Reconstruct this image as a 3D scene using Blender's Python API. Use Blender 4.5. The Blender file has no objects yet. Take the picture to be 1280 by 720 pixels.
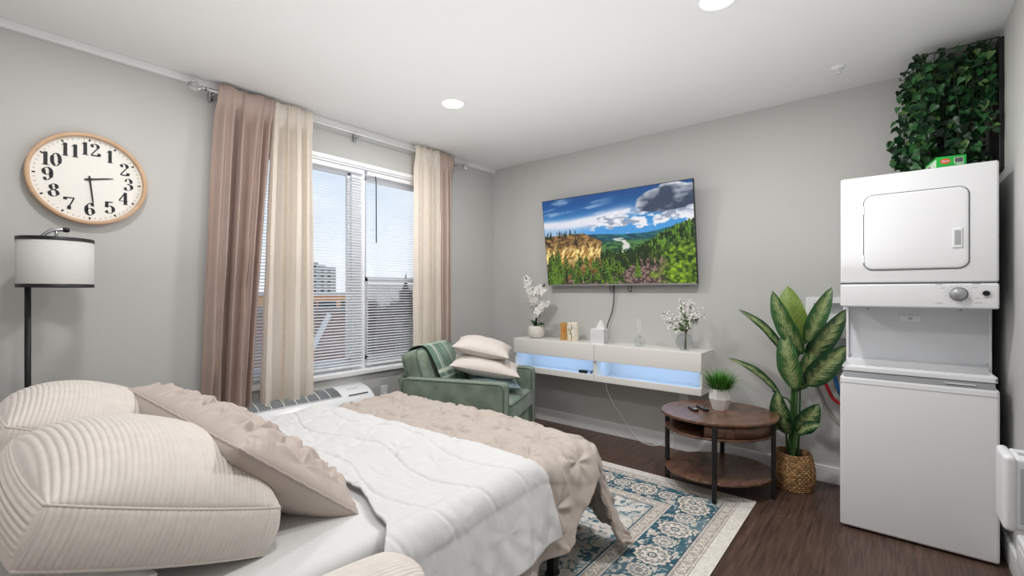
import bpy, math, random
import numpy as np
from mathutils import Matrix, Vector, Euler

random.seed(7)
RNG = np.random.default_rng(7)
S = bpy.context.scene
COL = S.collection
PI = math.pi

# ------------------------------------------------------------------ camera basis (measured from the photograph)
FPX, HY = 568.0, 365.0
TH = math.atan2(472, 568)
CAM = Vector((3.397, -3.767, 1.30))
ROOM_H = 2.655
WALL_R = 3.845
REAR = -4.32

# ------------------------------------------------------------------ noise
def _hash(ix, iy, seed):
    h = (ix * 374761393 + iy * 668265263 + seed * 974711) & 0xFFFFFFFF
    h = ((h ^ (h >> 13)) * 1274126177) & 0xFFFFFFFF
    return ((h ^ (h >> 16)) & 0xFFFF) / 65535.0

def vnoise(x, y, seed=0):
    x = np.asarray(x, float); y = np.asarray(y, float)
    x, y = np.broadcast_arrays(x, y)
    ix = np.floor(x).astype(np.int64); iy = np.floor(y).astype(np.int64)
    fx = x - ix; fy = y - iy
    fx = fx * fx * (3 - 2 * fx); fy = fy * fy * (3 - 2 * fy)
    a = _hash(ix, iy, seed); b = _hash(ix + 1, iy, seed)
    c = _hash(ix, iy + 1, seed); d = _hash(ix + 1, iy + 1, seed)
    return (a * (1 - fx) + b * fx) * (1 - fy) + (c * (1 - fx) + d * fx) * fy

def fbm(x, y, seed=0, octv=4):
    r = 0; amp = .5; tot = 0
    for i in range(octv):
        r = r + amp * vnoise(np.asarray(x) * 2 ** i, np.asarray(y) * 2 ** i, seed + i * 17)
        tot += amp; amp *= .5
    return r / tot

def sstep(a, b, x):
    t = np.clip((np.asarray(x, float) - a) / (b - a), 0, 1)
    return t * t * (3 - 2 * t)

def s2l(c):
    c = np.asarray(c, float)
    if c.max() > 1.001: c = c / 255.0
    return np.where(c <= .04045, c / 12.92, ((c + .055) / 1.055) ** 2.4)

def rgb(r, g, b):
    v = s2l(np.array([r, g, b]) / 255.0)
    return (float(v[0]), float(v[1]), float(v[2]), 1.0)

# ------------------------------------------------------------------ materials
class NT:
    def __init__(self, name):
        self.m = bpy.data.materials.new(name); self.m.use_nodes = True
        self.t = self.m.node_tree; self.n = self.t.nodes; self.l = self.t.links
        self.b = self.n['Principled BSDF']; self.out = self.n['Material Output']
    def add(self, ty, **kw):
        nd = self.n.new(ty)
        for k, v in kw.items():
            if k in nd.inputs.keys(): nd.inputs[k].default_value = v
            else: setattr(nd, k, v)
        return nd
    def link(self, a, b): self.l.new(a, b)

def mat(name, col, rough=.6, metal=0, var=0, vscale=8, bump=0, bscale=60, sheen=0, spec=.5, coat=0, stretch=None, attr=None, trans=0, ior=1.45, translucent=0):
    t = NT(name); b = t.b
    b.inputs['Base Color'].default_value = col
    b.inputs['Roughness'].default_value = rough
    b.inputs['Metallic'].default_value = metal
    b.inputs['Specular IOR Level'].default_value = spec
    b.inputs['IOR'].default_value = ior
    if coat: b.inputs['Coat Weight'].default_value = coat; b.inputs['Coat Roughness'].default_value = .15
    if sheen: b.inputs['Sheen Weight'].default_value = sheen; b.inputs['Sheen Roughness'].default_value = .4
    if trans: b.inputs['Transmission Weight'].default_value = trans
    tc = t.add('ShaderNodeTexCoord'); src = tc.outputs['Object']
    if stretch:
        mp = t.add('ShaderNodeMapping'); mp.inputs['Scale'].default_value = stretch
        t.link(src, mp.inputs['Vector']); src = mp.outputs['Vector']
    colsock = None
    if attr:
        at = t.add('ShaderNodeVertexColor'); at.layer_name = attr; colsock = at.outputs['Color']
    if var:
        nz = t.add('ShaderNodeTexNoise', Scale=vscale, Detail=4.0)
        t.link(src, nz.inputs['Vector'])
        mr = t.add('ShaderNodeMapRange'); mr.inputs['From Min'].default_value = .25; mr.inputs['From Max'].default_value = .75
        mr.inputs['To Min'].default_value = 1 - var; mr.inputs['To Max'].default_value = 1 + var
        t.link(nz.outputs['Fac'], mr.inputs['Value'])
        mx = t.add('ShaderNodeMix', data_type='RGBA', blend_type='MULTIPLY'); mx.inputs['Factor'].default_value = 1
        if colsock: t.link(colsock, mx.inputs['A'])
        else: mx.inputs['A'].default_value = col
        t.link(mr.outputs['Result'], mx.inputs['B']); colsock = mx.outputs['Result']
    if colsock: t.link(colsock, b.inputs['Base Color'])
    if bump:
        nb = t.add('ShaderNodeTexNoise', Scale=bscale, Detail=3.0)
        t.link(src, nb.inputs['Vector'])
        bp = t.add('ShaderNodeBump', Strength=bump, Distance=.01)
        t.link(nb.outputs['Fac'], bp.inputs['Height']); t.link(bp.outputs['Normal'], b.inputs['Normal'])
    if translucent:
        tr = t.add('ShaderNodeBsdfTranslucent'); tr.inputs['Color'].default_value = col
        ms = t.add('ShaderNodeMixShader'); ms.inputs['Fac'].default_value = translucent
        t.link(b.outputs['BSDF'], ms.inputs[1]); t.link(tr.outputs['BSDF'], ms.inputs[2])
        t.link(ms.outputs['Shader'], t.out.inputs['Surface'])
    return t.m

def emit_mat(name, col, strength, attr=None):
    t = NT(name)
    t.b.inputs['Base Color'].default_value = (.02, .02, .02, 1)
    t.b.inputs['Roughness'].default_value = .35; t.b.inputs['Specular IOR Level'].default_value = .08
    t.b.inputs['Emission Color'].default_value = col
    t.b.inputs['Emission Strength'].default_value = strength
    if attr:
        at = t.add('ShaderNodeVertexColor'); at.layer_name = attr
        t.link(at.outputs['Color'], t.b.inputs['Emission Color'])
    return t.m

def pane_mat(name, tint, alpha_mix, gloss=.06):
    t = NT(name)
    tr = t.add('ShaderNodeBsdfTransparent'); tr.inputs['Color'].default_value = tint
    gl = t.add('ShaderNodeBsdfGlossy'); gl.inputs['Roughness'].default_value = .03
    fr = t.add('ShaderNodeLayerWeight'); fr.inputs['Blend'].default_value = .5
    pw = t.add('ShaderNodeMath', operation='POWER'); pw.inputs[1].default_value = 4.0
    t.link(fr.outputs['Facing'], pw.inputs[0])
    mu = t.add('ShaderNodeMath', operation='MULTIPLY_ADD'); mu.inputs[1].default_value = alpha_mix * .6; mu.inputs[2].default_value = .04
    t.link(pw.outputs['Value'], mu.inputs[0])
    mx = t.add('ShaderNodeMixShader')
    t.link(mu.outputs['Value'], mx.inputs['Fac']); t.link(tr.outputs['BSDF'], mx.inputs[1]); t.link(gl.outputs['BSDF'], mx.inputs[2])
    t.link(mx.outputs['Shader'], t.out.inputs['Surface'])
    return t.m

def screen_mat(name, col, amount):
    t = NT(name)
    df = t.add('ShaderNodeBsdfDiffuse'); df.inputs['Color'].default_value = col
    tr = t.add('ShaderNodeBsdfTransparent')
    mx = t.add('ShaderNodeMixShader'); mx.inputs['Fac'].default_value = amount
    t.link(tr.outputs['BSDF'], mx.inputs[1]); t.link(df.outputs['BSDF'], mx.inputs[2])
    t.link(mx.outputs['Shader'], t.out.inputs['Surface'])
    return t.m

def wood_floor():
    t = NT('dark_plank_floor')
    tc = t.add('ShaderNodeTexCoord')
    mp = t.add('ShaderNodeMapping'); mp.inputs['Rotation'].default_value = (0, 0, PI / 2)
    t.link(tc.outputs['Object'], mp.inputs['Vector'])
    br = t.add('ShaderNodeTexBrick', Scale=1.0)
    br.inputs['Color1'].default_value = rgb(84, 65, 56); br.inputs['Color2'].default_value = rgb(76, 58, 50)
    br.inputs['Mortar'].default_value = rgb(58, 45, 39)
    br.inputs['Mortar Size'].default_value = .0015; br.inputs['Brick Width'].default_value = 1.22; br.inputs['Row Height'].default_value = .18
    br.offset = .37
    t.link(mp.outputs['Vector'], br.inputs['Vector'])
    m2 = t.add('ShaderNodeMapping'); m2.inputs['Scale'].default_value = (26, 1.6, 1)
    t.link(tc.outputs['Object'], m2.inputs['Vector'])
    nz = t.add('ShaderNodeTexNoise', Scale=2.2, Detail=7.0, Roughness=.62, Distortion=.5)
    t.link(m2.outputs['Vector'], nz.inputs['Vector'])
    mr = t.add('ShaderNodeMapRange'); mr.inputs['From Min'].default_value = .3; mr.inputs['From Max'].default_value = .7
    mr.inputs['To Min'].default_value = .5; mr.inputs['To Max'].default_value = 1.6
    t.link(nz.outputs['Fac'], mr.inputs['Value'])
    mx = t.add('ShaderNodeMix', data_type='RGBA', blend_type='MULTIPLY'); mx.inputs['Factor'].default_value = 1
    t.link(br.outputs['Color'], mx.inputs['A']); t.link(mr.outputs['Result'], mx.inputs['B'])
    t.link(mx.outputs['Result'], t.b.inputs['Base Color'])
    t.b.inputs['Roughness'].default_value = .42
    bp = t.add('ShaderNodeBump', Strength=.25, Distance=.004)
    t.link(nz.outputs['Fac'], bp.inputs['Height']); t.link(bp.outputs['Normal'], t.b.inputs['Normal'])
    return t.m

def wood_mat(name, c1, c2, rough=.4, axis_scale=(2, 14, 14)):
    t = NT(name)
    tc = t.add('ShaderNodeTexCoord')
    mp = t.add('ShaderNodeMapping'); mp.inputs['Scale'].default_value = axis_scale
    t.link(tc.outputs['Object'], mp.inputs['Vector'])
    nz = t.add('ShaderNodeTexNoise', Scale=2.5, Detail=6.0, Roughness=.6, Distortion=.8)
    t.link(mp.outputs['Vector'], nz.inputs['Vector'])
    cr = t.add('ShaderNodeValToRGB')
    cr.color_ramp.elements[0].position = .3; cr.color_ramp.elements[0].color = c1
    cr.color_ramp.elements[1].position = .72; cr.color_ramp.elements[1].color = c2
    t.link(nz.outputs['Fac'], cr.inputs['Fac']); t.link(cr.outputs['Color'], t.b.inputs['Base Color'])
    t.b.inputs['Roughness'].default_value = rough
    return t.m

def linen_mat(name, col, trans):
    t = NT(name)
    tc = t.add('ShaderNodeTexCoord')
    fac = None
    for sc in ((1, 60, 500), (1, 420, 30)):
        mp = t.add('ShaderNodeMapping'); mp.inputs['Scale'].default_value = sc
        t.link(tc.outputs['Object'], mp.inputs['Vector'])
        nz = t.add('ShaderNodeTexNoise', Scale=1.0, Detail=2.0); t.link(mp.outputs['Vector'], nz.inputs['Vector'])
        if fac is None: fac = nz.outputs['Fac']
        else:
            ad = t.add('ShaderNodeMath', operation='ADD'); t.link(fac, ad.inputs[0]); t.link(nz.outputs['Fac'], ad.inputs[1]); fac = ad.outputs['Value']
    mr = t.add('ShaderNodeMapRange'); mr.inputs['From Min'].default_value = .7; mr.inputs['From Max'].default_value = 1.3
    mr.inputs['To Min'].default_value = .93; mr.inputs['To Max'].default_value = 1.05
    t.link(fac, mr.inputs['Value'])
    mx = t.add('ShaderNodeMix', data_type='RGBA', blend_type='MULTIPLY'); mx.inputs['Factor'].default_value = 1
    mx.inputs['A'].default_value = col; t.link(mr.outputs['Result'], mx.inputs['B'])
    t.link(mx.outputs['Result'], t.b.inputs['Base Color']); t.b.inputs['Roughness'].default_value = .9
    t.b.inputs['Specular IOR Level'].default_value = .1
    tr = t.add('ShaderNodeBsdfTranslucent'); t.link(mx.outputs['Result'], tr.inputs['Color'])
    ms = t.add('ShaderNodeMixShader'); ms.inputs['Fac'].default_value = trans
    t.link(t.b.outputs['BSDF'], ms.inputs[1]); t.link(tr.outputs['BSDF'], ms.inputs[2])
    t.link(ms.outputs['Shader'], t.out.inputs['Surface'])
    return t.m

M = dict(
    wall=mat('grey_wall_paint', rgb(194, 194, 192), .85, var=.012, vscale=2, bump=.05, bscale=240, spec=.2),
    ceiling=mat('white_ceiling_paint', rgb(230, 230, 230), .9, bump=.05, bscale=200, spec=.2),
    trim=mat('white_trim_paint', rgb(232, 233, 234), .4),
    vinyl=mat('white_vinyl', rgb(238, 240, 243), .35),
    slat=mat('white_blind_slat', rgb(236, 238, 242), .4, translucent=.25),
    floor=wood_floor(),
    pane=pane_mat('window_glass', (.97, .985, .99, 1), .7),
    insect=screen_mat('insect_screen_mesh', rgb(104, 102, 102), .38),
    black=mat('black_metal', rgb(22, 22, 24), .45),
    blackp=mat('black_plastic', rgb(18, 18, 20), .35),
    chrome=mat('chrome', rgb(190, 192, 195), .18, metal=1),
    shade=mat('lamp_linen', rgb(222, 221, 220), .9, var=.04, vscale=120, bump=.1, bscale=300, translucent=.2),
    mauve=mat('mauve_curtain', rgb(182, 162, 153), .7, var=.03, vscale=5, sheen=.2, spec=.2),
    linen=linen_mat('cream_linen', rgb(250, 244, 236), .5),
    white_sheet=mat('white_sheet', rgb(212, 212, 213), .75, bump=.06, bscale=500, spec=.2),
    fitted=mat('white_fitted_sheet', rgb(216, 216, 216), .8, bump=.05, bscale=400, spec=.2),
    taupe=mat('taupe_satin', rgb(185, 174, 166), .55, var=.02, vscale=10, sheen=.25, spec=.3),
    sham=mat('taupe_pillow_satin', rgb(186, 173, 165), .5, var=.02, vscale=10, sheen=.25, spec=.35),
    cord=mat('beige_corduroy', rgb(214, 207, 201), .9, var=.05, vscale=30, bump=.15, bscale=350, sheen=.3, spec=.15),
    green=mat('green_velvet', rgb(120, 134, 120), .75, var=.3, vscale=9, bump=.08, bscale=200, sheen=.35, spec=.2),
    greend=mat('green_piping', rgb(92, 108, 95), .8, sheen=.2),
    beige_cush=mat('beige_cushion', rgb(217, 208, 203), .9, var=.04, vscale=60, bump=.5, bscale=160, sheen=.2, spec=.15),
    blue_cush=mat('blue_grey_cushion', rgb(140, 158, 168), .9, var=.3, vscale=40, bump=.2, bscale=150),
    throw=mat('green_plaid_throw', rgb(110, 140, 120), .95, attr='Col', bump=.3, bscale=300),
    white_gloss=mat('white_lacquer', rgb(232, 230, 226), .28),
    white_matte=mat('white_board', rgb(226, 226, 226), .5),
    led=emit_mat('blue_led', (.32, .56, 1.0, 1), 4.5),
    walnut=wood_mat('walnut_board', rgb(60, 41, 33), rgb(132, 95, 75), .28, (10, 3, 10)),
    applw=mat('white_enamel', rgb(233, 234, 237), .28, coat=.2),
    applg=mat('white_enamel_panel', rgb(222, 225, 229), .4),
    seam=mat('dark_gap', rgb(84, 86, 90), .6),
    greyp=mat('grey_plastic', rgb(168, 170, 172), .4),
    strip=mat('grey_lid_strip', rgb(138, 141, 145), .3),
    silver=mat('brushed_silver', rgb(178, 179, 182), .32, metal=.7),
    lidglass=pane_mat('washer_lid_glass', (.72, .75, .77, 1), 1.6),
    ivy=mat('ivy_leaf', rgb(38, 80, 44), .38, attr='Col', translucent=.1),
    ivystem=mat('ivy_vine', rgb(54, 66, 38), .7),
    leaf=mat('variegated_leaf', rgb(50, 90, 50), .35, attr='Col', translucent=.08),
    stem=mat('green_stem', rgb(58, 92, 46), .45, var=.15, vscale=20),
    soil=mat('dark_moss', rgb(50, 42, 32), .95, var=.4, vscale=60, bump=.8, bscale=90),
    basket=mat('seagrass', rgb(176, 136, 92), .85, attr='Col', var=.25, vscale=45, bump=.4, bscale=120),
    grass=mat('artificial_grass', rgb(70, 130, 44), .5, attr='Col'),
    ceramic=mat('white_ceramic', rgb(232, 230, 228), .4, bump=.04, bscale=90),
    stone=mat('pale_stone_pot', rgb(214, 210, 204), .75, var=.06, vscale=60, bump=.2, bscale=120),
    petal=mat('white_petal', rgb(242, 241, 238), .6, translucent=.3),
    orchid_leaf=mat('dark_leaf', rgb(40, 72, 44), .35),
    sprig_leaf=mat('sprig_leaf', rgb(84, 114, 62), .5),
    twig=mat('brown_twig', rgb(84, 72, 52), .7),
    bud=mat('dark_bud', rgb(70, 70, 52), .6),
    gold=mat('gold_card', rgb(196, 152, 88), .4, metal=.35),
    orange=mat('orange_mark', rgb(206, 116, 48), .6),
    cream=mat('cream_wax', rgb(236, 226, 206), .55),
    pattern=mat('tissue_box_print', rgb(236, 236, 238), .6, attr='Col'),
    tissue=mat('tissue_paper', rgb(246, 246, 246), .8, translucent=.3),
    glass=pane_mat('clear_glass', (.95, .965, .97, 1), 1.6),
    acrylic=mat('clear_acrylic', (1, 1, 1, 1), .05, trans=1, ior=1.45),
    reed=mat('pale_reed', rgb(226, 222, 214), .7),
    clockwood=wood_mat('pale_beech', rgb(192, 157, 124), rgb(212, 178, 146), .5, (6, 6, 6)),
    dial=mat('clock_face', rgb(238, 236, 230), .6),
    ink=mat('black_ink', rgb(24, 24, 26), .5),
    tvframe=mat('dark_bezel', rgb(52, 54, 58), .3, metal=.4),
    tv=emit_mat('tv_picture', (1, 1, 1, 1), .92, attr='Col'),
    rug=mat('woven_rug', rgb(200, 196, 190), .95, attr='Col', var=.06, vscale=70, bump=.5, bscale=320, spec=.1),
    rugedge=mat('rug_binding', rgb(222, 216, 206), .95),
    acgrille=mat('dark_grille', rgb(112, 120, 128), .5),
    hosered=mat('red_hose', rgb(190, 38, 48), .4),
    hoseblue=mat('blue_hose', rgb(38, 112, 178), .4),
    greyhose=mat('grey_hose', rgb(168, 166, 160), .5),
    boxgreen=mat('green_carton', rgb(36, 172, 66), .45),
    boxlight=mat('pale_carton', rgb(206, 226, 206), .5),
    red=mat('red_print', rgb(222, 78, 48), .5),
    yellow=mat('yellow_print', rgb(246, 202, 60), .5),
    can=emit_mat('ceiling_light_lens', (1.0, .97, .93, 1), 9),
    mesh_grey=mat('grey_mesh', rgb(176, 178, 181), .6),
    brick=mat('brown_brick', rgb(150, 112, 96), .9, var=.25, vscale=3, attr='Col'),
    tower=mat('tower_concrete', rgb(166, 166, 160), .9, attr='Col'),
    orangewall=mat('tan_stucco', rgb(224, 166, 116), .9),
    darkglass=mat('dark_window', rgb(58, 66, 74), .2),
    gutter=mat('white_gutter', rgb(214, 214, 214), .6),
    ground=mat('outdoor_ground', rgb(166, 152, 142), .95, var=.3, vscale=.3),
    bark=mat('bare_branches', rgb(160, 148, 138), .95),
    farhouse=mat('far_house', rgb(186, 182, 174), .9),
    roofgrey=mat('grey_roof', rgb(120, 112, 106), .9),
)

# ------------------------------------------------------------------ mesh builder
MW = {}
class MB:
    def __init__(self): self.v = []; self.f = []; self.s = []; self.c = []; self.n = 0
    def raw(self, verts, faces, smooth=False, col=None):
        o = self.n
        verts = [tuple(map(float, p)) for p in verts]
        self.v += verts; self.n += len(verts)
        self.f += [tuple(int(i) + o for i in f) for f in faces]
        self.s += [smooth] * len(faces)
        if col is None: col = (1, 1, 1)
        col = np.asarray(col, float)
        if col.ndim == 1: self.c += [tuple(col[:3])] * len(verts)
        else: self.c += [tuple(x[:3]) for x in col]
        return self
    def box(self, a, b, bev=0, col=None, mtx=None):
        x0, y0, z0 = (min(a[i], b[i]) for i in range(3)); x1, y1, z1 = (max(a[i], b[i]) for i in range(3))
        if bev <= 0:
            vs = [(x, y, z) for z in (z0, z1) for y in (y0, y1) for x in (x0, x1)]
            fs = [(0, 2, 3, 1), (4, 5, 7, 6), (0, 1, 5, 4), (2, 6, 7, 3), (0, 4, 6, 2), (1, 3, 7, 5)]
            sm = False
        else:
            bev = min(bev, (x1 - x0) * .49, (y1 - y0) * .49, (z1 - z0) * .49)
            vs, fs = rounded_box((x0, y0, z0), (x1, y1, z1), bev, 3); sm = True
        if mtx is not None: vs = [tuple(mtx @ Vector(p)) for p in vs]
        return self.raw(vs, fs, sm, col)
    def tube(self, pts, r, n=8, caps=True, smooth=True, col=None):
        pts = [Vector(p) for p in pts]; k = len(pts)
        rs = [r] * k if np.isscalar(r) else list(r)
        vs = []; ref = None
        for i, p in enumerate(pts):
            t = (pts[min(i + 1, k - 1)] - pts[max(i - 1, 0)])
            if t.length < 1e-9: t = Vector((0, 0, 1))
            t.normalize()
            if ref is None:
                ref = Vector((0, 0, 1)) if abs(t.z) < .9 else Vector((1, 0, 0))
            a = t.cross(ref)
            if a.length < 1e-6: a = t.orthogonal()
            a.normalize(); b = t.cross(a).normalized(); ref = -b if False else ref
            ref = a.cross(t).normalized()
            for j in range(n):
                an = 2 * PI * j / n
                vs.append(p + (a * math.cos(an) + b * math.sin(an)) * rs[i])
        fs = []
        for i in range(k - 1):
            for j in range(n):
                j2 = (j + 1) % n
                fs.append((i * n + j, i * n + j2, (i + 1) * n + j2, (i + 1) * n + j))
        self.raw(vs, fs, smooth, col)
        if caps:
            o = self.n - len(vs)
            self.f += [tuple(o + j for j in range(n))[::-1], tuple(o + (k - 1) * n + j for j in range(n))]; self.s += [False, False]
        return self
    def cyl(self, p0, p1, r, n=24, smooth=True, col=None): return self.tube([p0, p1], r, n, True, smooth, col)
    def lathe(self, prof, n=32, c=(0, 0, 0), smooth=True, col=None, scale=(1, 1), facet=False):
        vs = []; k = len(prof)
        for (r, z) in prof:
            for j in range(n):
                a = 2 * PI * j / n
                vs.append((c[0] + r * math.cos(a) * scale[0], c[1] + r * math.sin(a) * scale[1], c[2] + z))
        fs = []
        for i in range(k - 1):
            for j in range(n):
                j2 = (j + 1) % n
                fs.append((i * n + j, i * n + j2, (i + 1) * n + j2, (i + 1) * n + j))
        self.raw(vs, fs, smooth, col)
        return self
    def grid(self, P, smooth=True, wrapu=False, wrapv=False, col=None, flip=False):
        nu, nv = P.shape[:2]
        idx = np.arange(nu * nv).reshape(nu, nv)
        if wrapu: idx = np.vstack([idx, idx[:1]])
        if wrapv: idx = np.hstack([idx, idx[:, :1]])
        a = idx[:-1, :-1]; b = idx[1:, :-1]; c = idx[1:, 1:]; d = idx[:-1, 1:]
        F = np.stack([a, d, c, b] if flip else [a, b, c, d], -1).reshape(-1, 4)
        cc = None if col is None else np.asarray(col).reshape(-1, 3)
        return self.raw(P.reshape(-1, 3).tolist(), F.tolist(), smooth, cc)
    def poly(self, pts, ext, col=None):
        n = len(pts); e = Vector(ext)
        vs = [Vector(p) for p in pts] + [Vector(p) + e for p in pts]
        fs = [tuple(range(n))[::-1], tuple(range(n, 2 * n))] + [(i, (i + 1) % n, n + (i + 1) % n, n + i) for i in range(n)]
        return self.raw(vs, fs, False, col)
    def disc(self, c, r, axis, n=32, h=.001):
        c = Vector(c); ax = Vector(axis).normalized()
        return self.tube([c, c + ax * h], r, n)
    def xf(self, mtx):
        self.v = [tuple(mtx @ Vector(p)) for p in self.v]; return self
    def build(self, name, m, parent=None, world=True, color=False, sub=0):
        v = self.v
        if parent is not None and world:
            inv = MW[parent.name].inverted()
            A = np.array(inv)
            P = np.array(v); P = P @ A[:3, :3].T + A[:3, 3]; v = P.tolist()
        me = bpy.data.meshes.new(name); me.from_pydata(v, [], self.f)
        me.polygons.foreach_set('use_smooth', self.s)
        if color:
            ca = me.color_attributes.new('Col', 'FLOAT_COLOR', 'POINT')
            c = np.ones((len(v), 4)); c[:, :3] = np.array(self.c)
            ca.data.foreach_set('color', c.ravel())
        me.materials.append(m); me.update()
        o = bpy.data.objects.new(name, me); COL.objects.link(o)
        if parent is not None:
            o.parent = parent; MW[o.name] = MW[parent.name]
        else: MW[o.name] = Matrix.Identity(4)
        return o

def rounded_box(a, b, r, seg):
    # cube-sphere style rounded box
    n = 2 * seg + 2
    lin = []
    for i in range(seg + 1): lin.append(-1 - 1 + i / seg)     # -2..-1 : corner part
    for i in range(seg + 1): lin.append(1 + i / seg)
    c = [(a[i] + b[i]) / 2 for i in range(3)]; h = [(b[i] - a[i]) / 2 - r for i in range(3)]
    key = {}; vs = []; fs = []
    def vid(p):
        k = tuple(round(x, 6) for x in p)
        if k not in key:
            q = []; d = []
            for i in range(3):
                s = 1 if p[i] > 0 else -1
                e = abs(p[i]) - 1
                q.append(c[i] + s * h[i]); d.append(s * math.tan(e * PI / 4) if e < 1 else s * 1.0)
            L = math.sqrt(sum(x * x for x in d)) or 1
            vs.append(tuple(q[i] + d[i] / L * r for i in range(3))); key[k] = len(vs) - 1
        return key[k]
    m = len(lin)
    for ax in range(3):
        for s in (-2, 2):
            for i in range(m - 1):
                for j in range(m - 1):
                    quad = []
                    for (u, w) in ((lin[i], lin[j]), (lin[i + 1], lin[j]), (lin[i + 1], lin[j + 1]), (lin[i], lin[j + 1])):
                        p = [0, 0, 0]; p[ax] = s; p[(ax + 1) % 3] = u; p[(ax + 2) % 3] = w
                        quad.append(vid(p))
                    if s < 0: quad.reverse()
                    fs.append(tuple(quad))
    return vs, fs

def tag(o, label, cat, group=None, kind=None):
    o['label'] = label; o['category'] = cat
    if group: o['group'] = group
    if kind: o['kind'] = kind
    return o
def struct(o, label=None):
    o['kind'] = 'structure'
    if label: o['label'] = label
    return o
def thing(name, label, cat, loc=(0, 0, 0), rotz=0, group=None):
    o = bpy.data.objects.new(name, None); COL.objects.link(o)
    o.location = loc; o.rotation_euler = (0, 0, rotz)
    o.empty_display_size = .1
    MW[o.name] = Matrix.Translation(Vector(loc)) @ Matrix.Rotation(rotz, 4, 'Z')
    return tag(o, label, cat, group)
def curve_pts(pts, n=24):
    # Catmull-Rom through points
    P = [Vector(p) for p in pts]; P = [P[0] * 2 - P[1]] + P + [P[-1] * 2 - P[-2]]
    out = []; k = len(P) - 3
    for i in range(k):
        for j in range(n // k + 1):
            t = j / (n // k + 1)
            p0, p1, p2, p3 = P[i:i + 4]
            out.append(.5 * ((2 * p1) + (p2 - p0) * t + (2 * p0 - 5 * p1 + 4 * p2 - p3) * t * t + (3 * p1 - p0 - 3 * p2 + p3) * t ** 3))
    out.append(P[-2]); return out
# ================================================================== ROOM
WY0, WY1, WZ0, WZ1 = -2.68, -.90, .645, 2.345
def room():
    mb = MB().box((-.02, REAR, -.08), (WALL_R, 0, 0)); struct(mb.build('floor', M['floor']), 'dark brown wood plank floor')
    mb = MB().box((-.16, REAR - .1, ROOM_H), (WALL_R + .1, .1, ROOM_H + .1)); struct(mb.build('ceiling', M['ceiling']), 'smooth white ceiling')
    mb = MB()
    mb.box((-.16, REAR, -.08), (0, WY0, ROOM_H)); mb.box((-.16, WY1, -.08), (0, .1, ROOM_H))
    mb.box((-.16, WY0, -.08), (0, WY1, WZ0)); mb.box((-.16, WY0, WZ1), (0, WY1, ROOM_H))
    struct(mb.build('wall_left', M['wall']), 'grey painted wall with the window')
    # back wall with recess for the valve box
    bx0, bx1, bz0, bz1 = 2.99, 3.16, 1.03, 1.225
    mb = MB()
    mb.box((0, 0, -.08), (bx0, .1, ROOM_H)); mb.box((bx1, 0, -.08), (WALL_R + .1, .1, ROOM_H))
    mb.box((bx0, 0, -.08), (bx1, .1, bz0)); mb.box((bx0, 0, bz1), (bx1, .1, ROOM_H))
    struct(mb.build('wall_back', M['wall']), 'grey painted wall behind the television')
    struct(MB().box((WALL_R, REAR, -.08), (WALL_R + .1, 0, ROOM_H)).build('wall_right', M['wall']), 'grey painted wall beside the washer')
    struct(MB().box((-.16, REAR - .1, -.08), (WALL_R + .1, REAR, ROOM_H)).build('wall_rear', M['wall']))
    def bb(name, a, b):
        struct(MB().box(a, b, .004).build(name, M['trim']), 'white baseboard')
    bb('baseboard_back', (0.016, -.016, 0), (WALL_R - .016, 0, .115))
    bb('baseboard_left', (0, REAR, 0), (.016, -.0, .115))
    bb('baseboard_right', (WALL_R - .016, REAR, 0), (WALL_R, -.0, .115))
    # slim white strip where the window wall meets the ceiling
    struct(MB().box((0, REAR, ROOM_H - .042), (.030, -.0, ROOM_H), .004).build('trim_1', M['trim']), 'slim white strip along ceiling edge')

def window():
    mb = MB()
    x0, x1 = -.13, -.075
    fw = .045
    mb.box((x0, WY0, WZ0), (x1, WY0 + fw, WZ1)); mb.box((x0, WY1 - fw, WZ0), (x1, WY1, WZ1))
    mb.box((x0, WY0, WZ0), (x1, WY1, WZ0 + .075)); mb.box((x0, WY0, WZ1 - fw), (x1, WY1, WZ1))
    mb.box((x0, -1.70, WZ0), (x1 + .012, -1.575, WZ1), .006)
    w = struct(mb.build('window_1', M['vinyl']), 'white window with a wide fixed pane beside a double hung sash')
    # reveal lining
    mb = MB()
    mb.box((-.075, WY0 - .0, WZ1 - .012), (0.0, WY1, WZ1)); mb.box((-.075, WY0, WZ0), (0, WY0 + .012, WZ1)); mb.box((-.075, WY1 - .012, WZ0), (0, WY1, WZ1))
    mb.box((0, WY0 - .03, WZ1), (.014, WY1 + .03, WZ1 + .035), .004)
    o = mb.build('window_reveal', M['vinyl'], w, False)
    o = MB().box((-.075, WY0 - .04, WZ0 - .03), (.03, WY1 + .04, WZ0 + .006), .006).build('window_sill', M['trim'], w, False)
    # fixed pane sash
    def sash(a0, a1, c0, c1, xa, xb, f=.04):
        m = MB()
        m.box((xa, a0, c0), (xb, a0 + f, c1), .004); m.box((xa, a1 - f, c0), (xb, a1, c1), .004)
        m.box((xa, a0, c0), (xb, a1, c0 + f), .004); m.box((xa, a0, c1 - f), (xb, a1, c1), .004)
        s = m.build('window_sash', M['vinyl'], w, False)
        m = MB().box(((xa + xb) / 2 - .002, a0 + f, c0 + f), ((xa + xb) / 2 + .002, a1 - f, c1 - f))
        m.build('window_pane', M['pane'], s, False)
        return s
    sash(WY0 + fw, -1.70, WZ0 + .07, WZ1 - fw, -.118, -.086, .028)
    sash(-1.575, WY1 - fw, 1.385, WZ1 - fw, -.128, -.105, .038)
    sash(-1.575, WY1 - fw, WZ0 + .07, 1.43, -.104, -.080, .042)
    MB().box((-.1345, -1.55, WZ0 + .09), (-.1335, WY1 - fw - .02, 1.375)).build('insect_screen', M['insect'], w, False)

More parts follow.
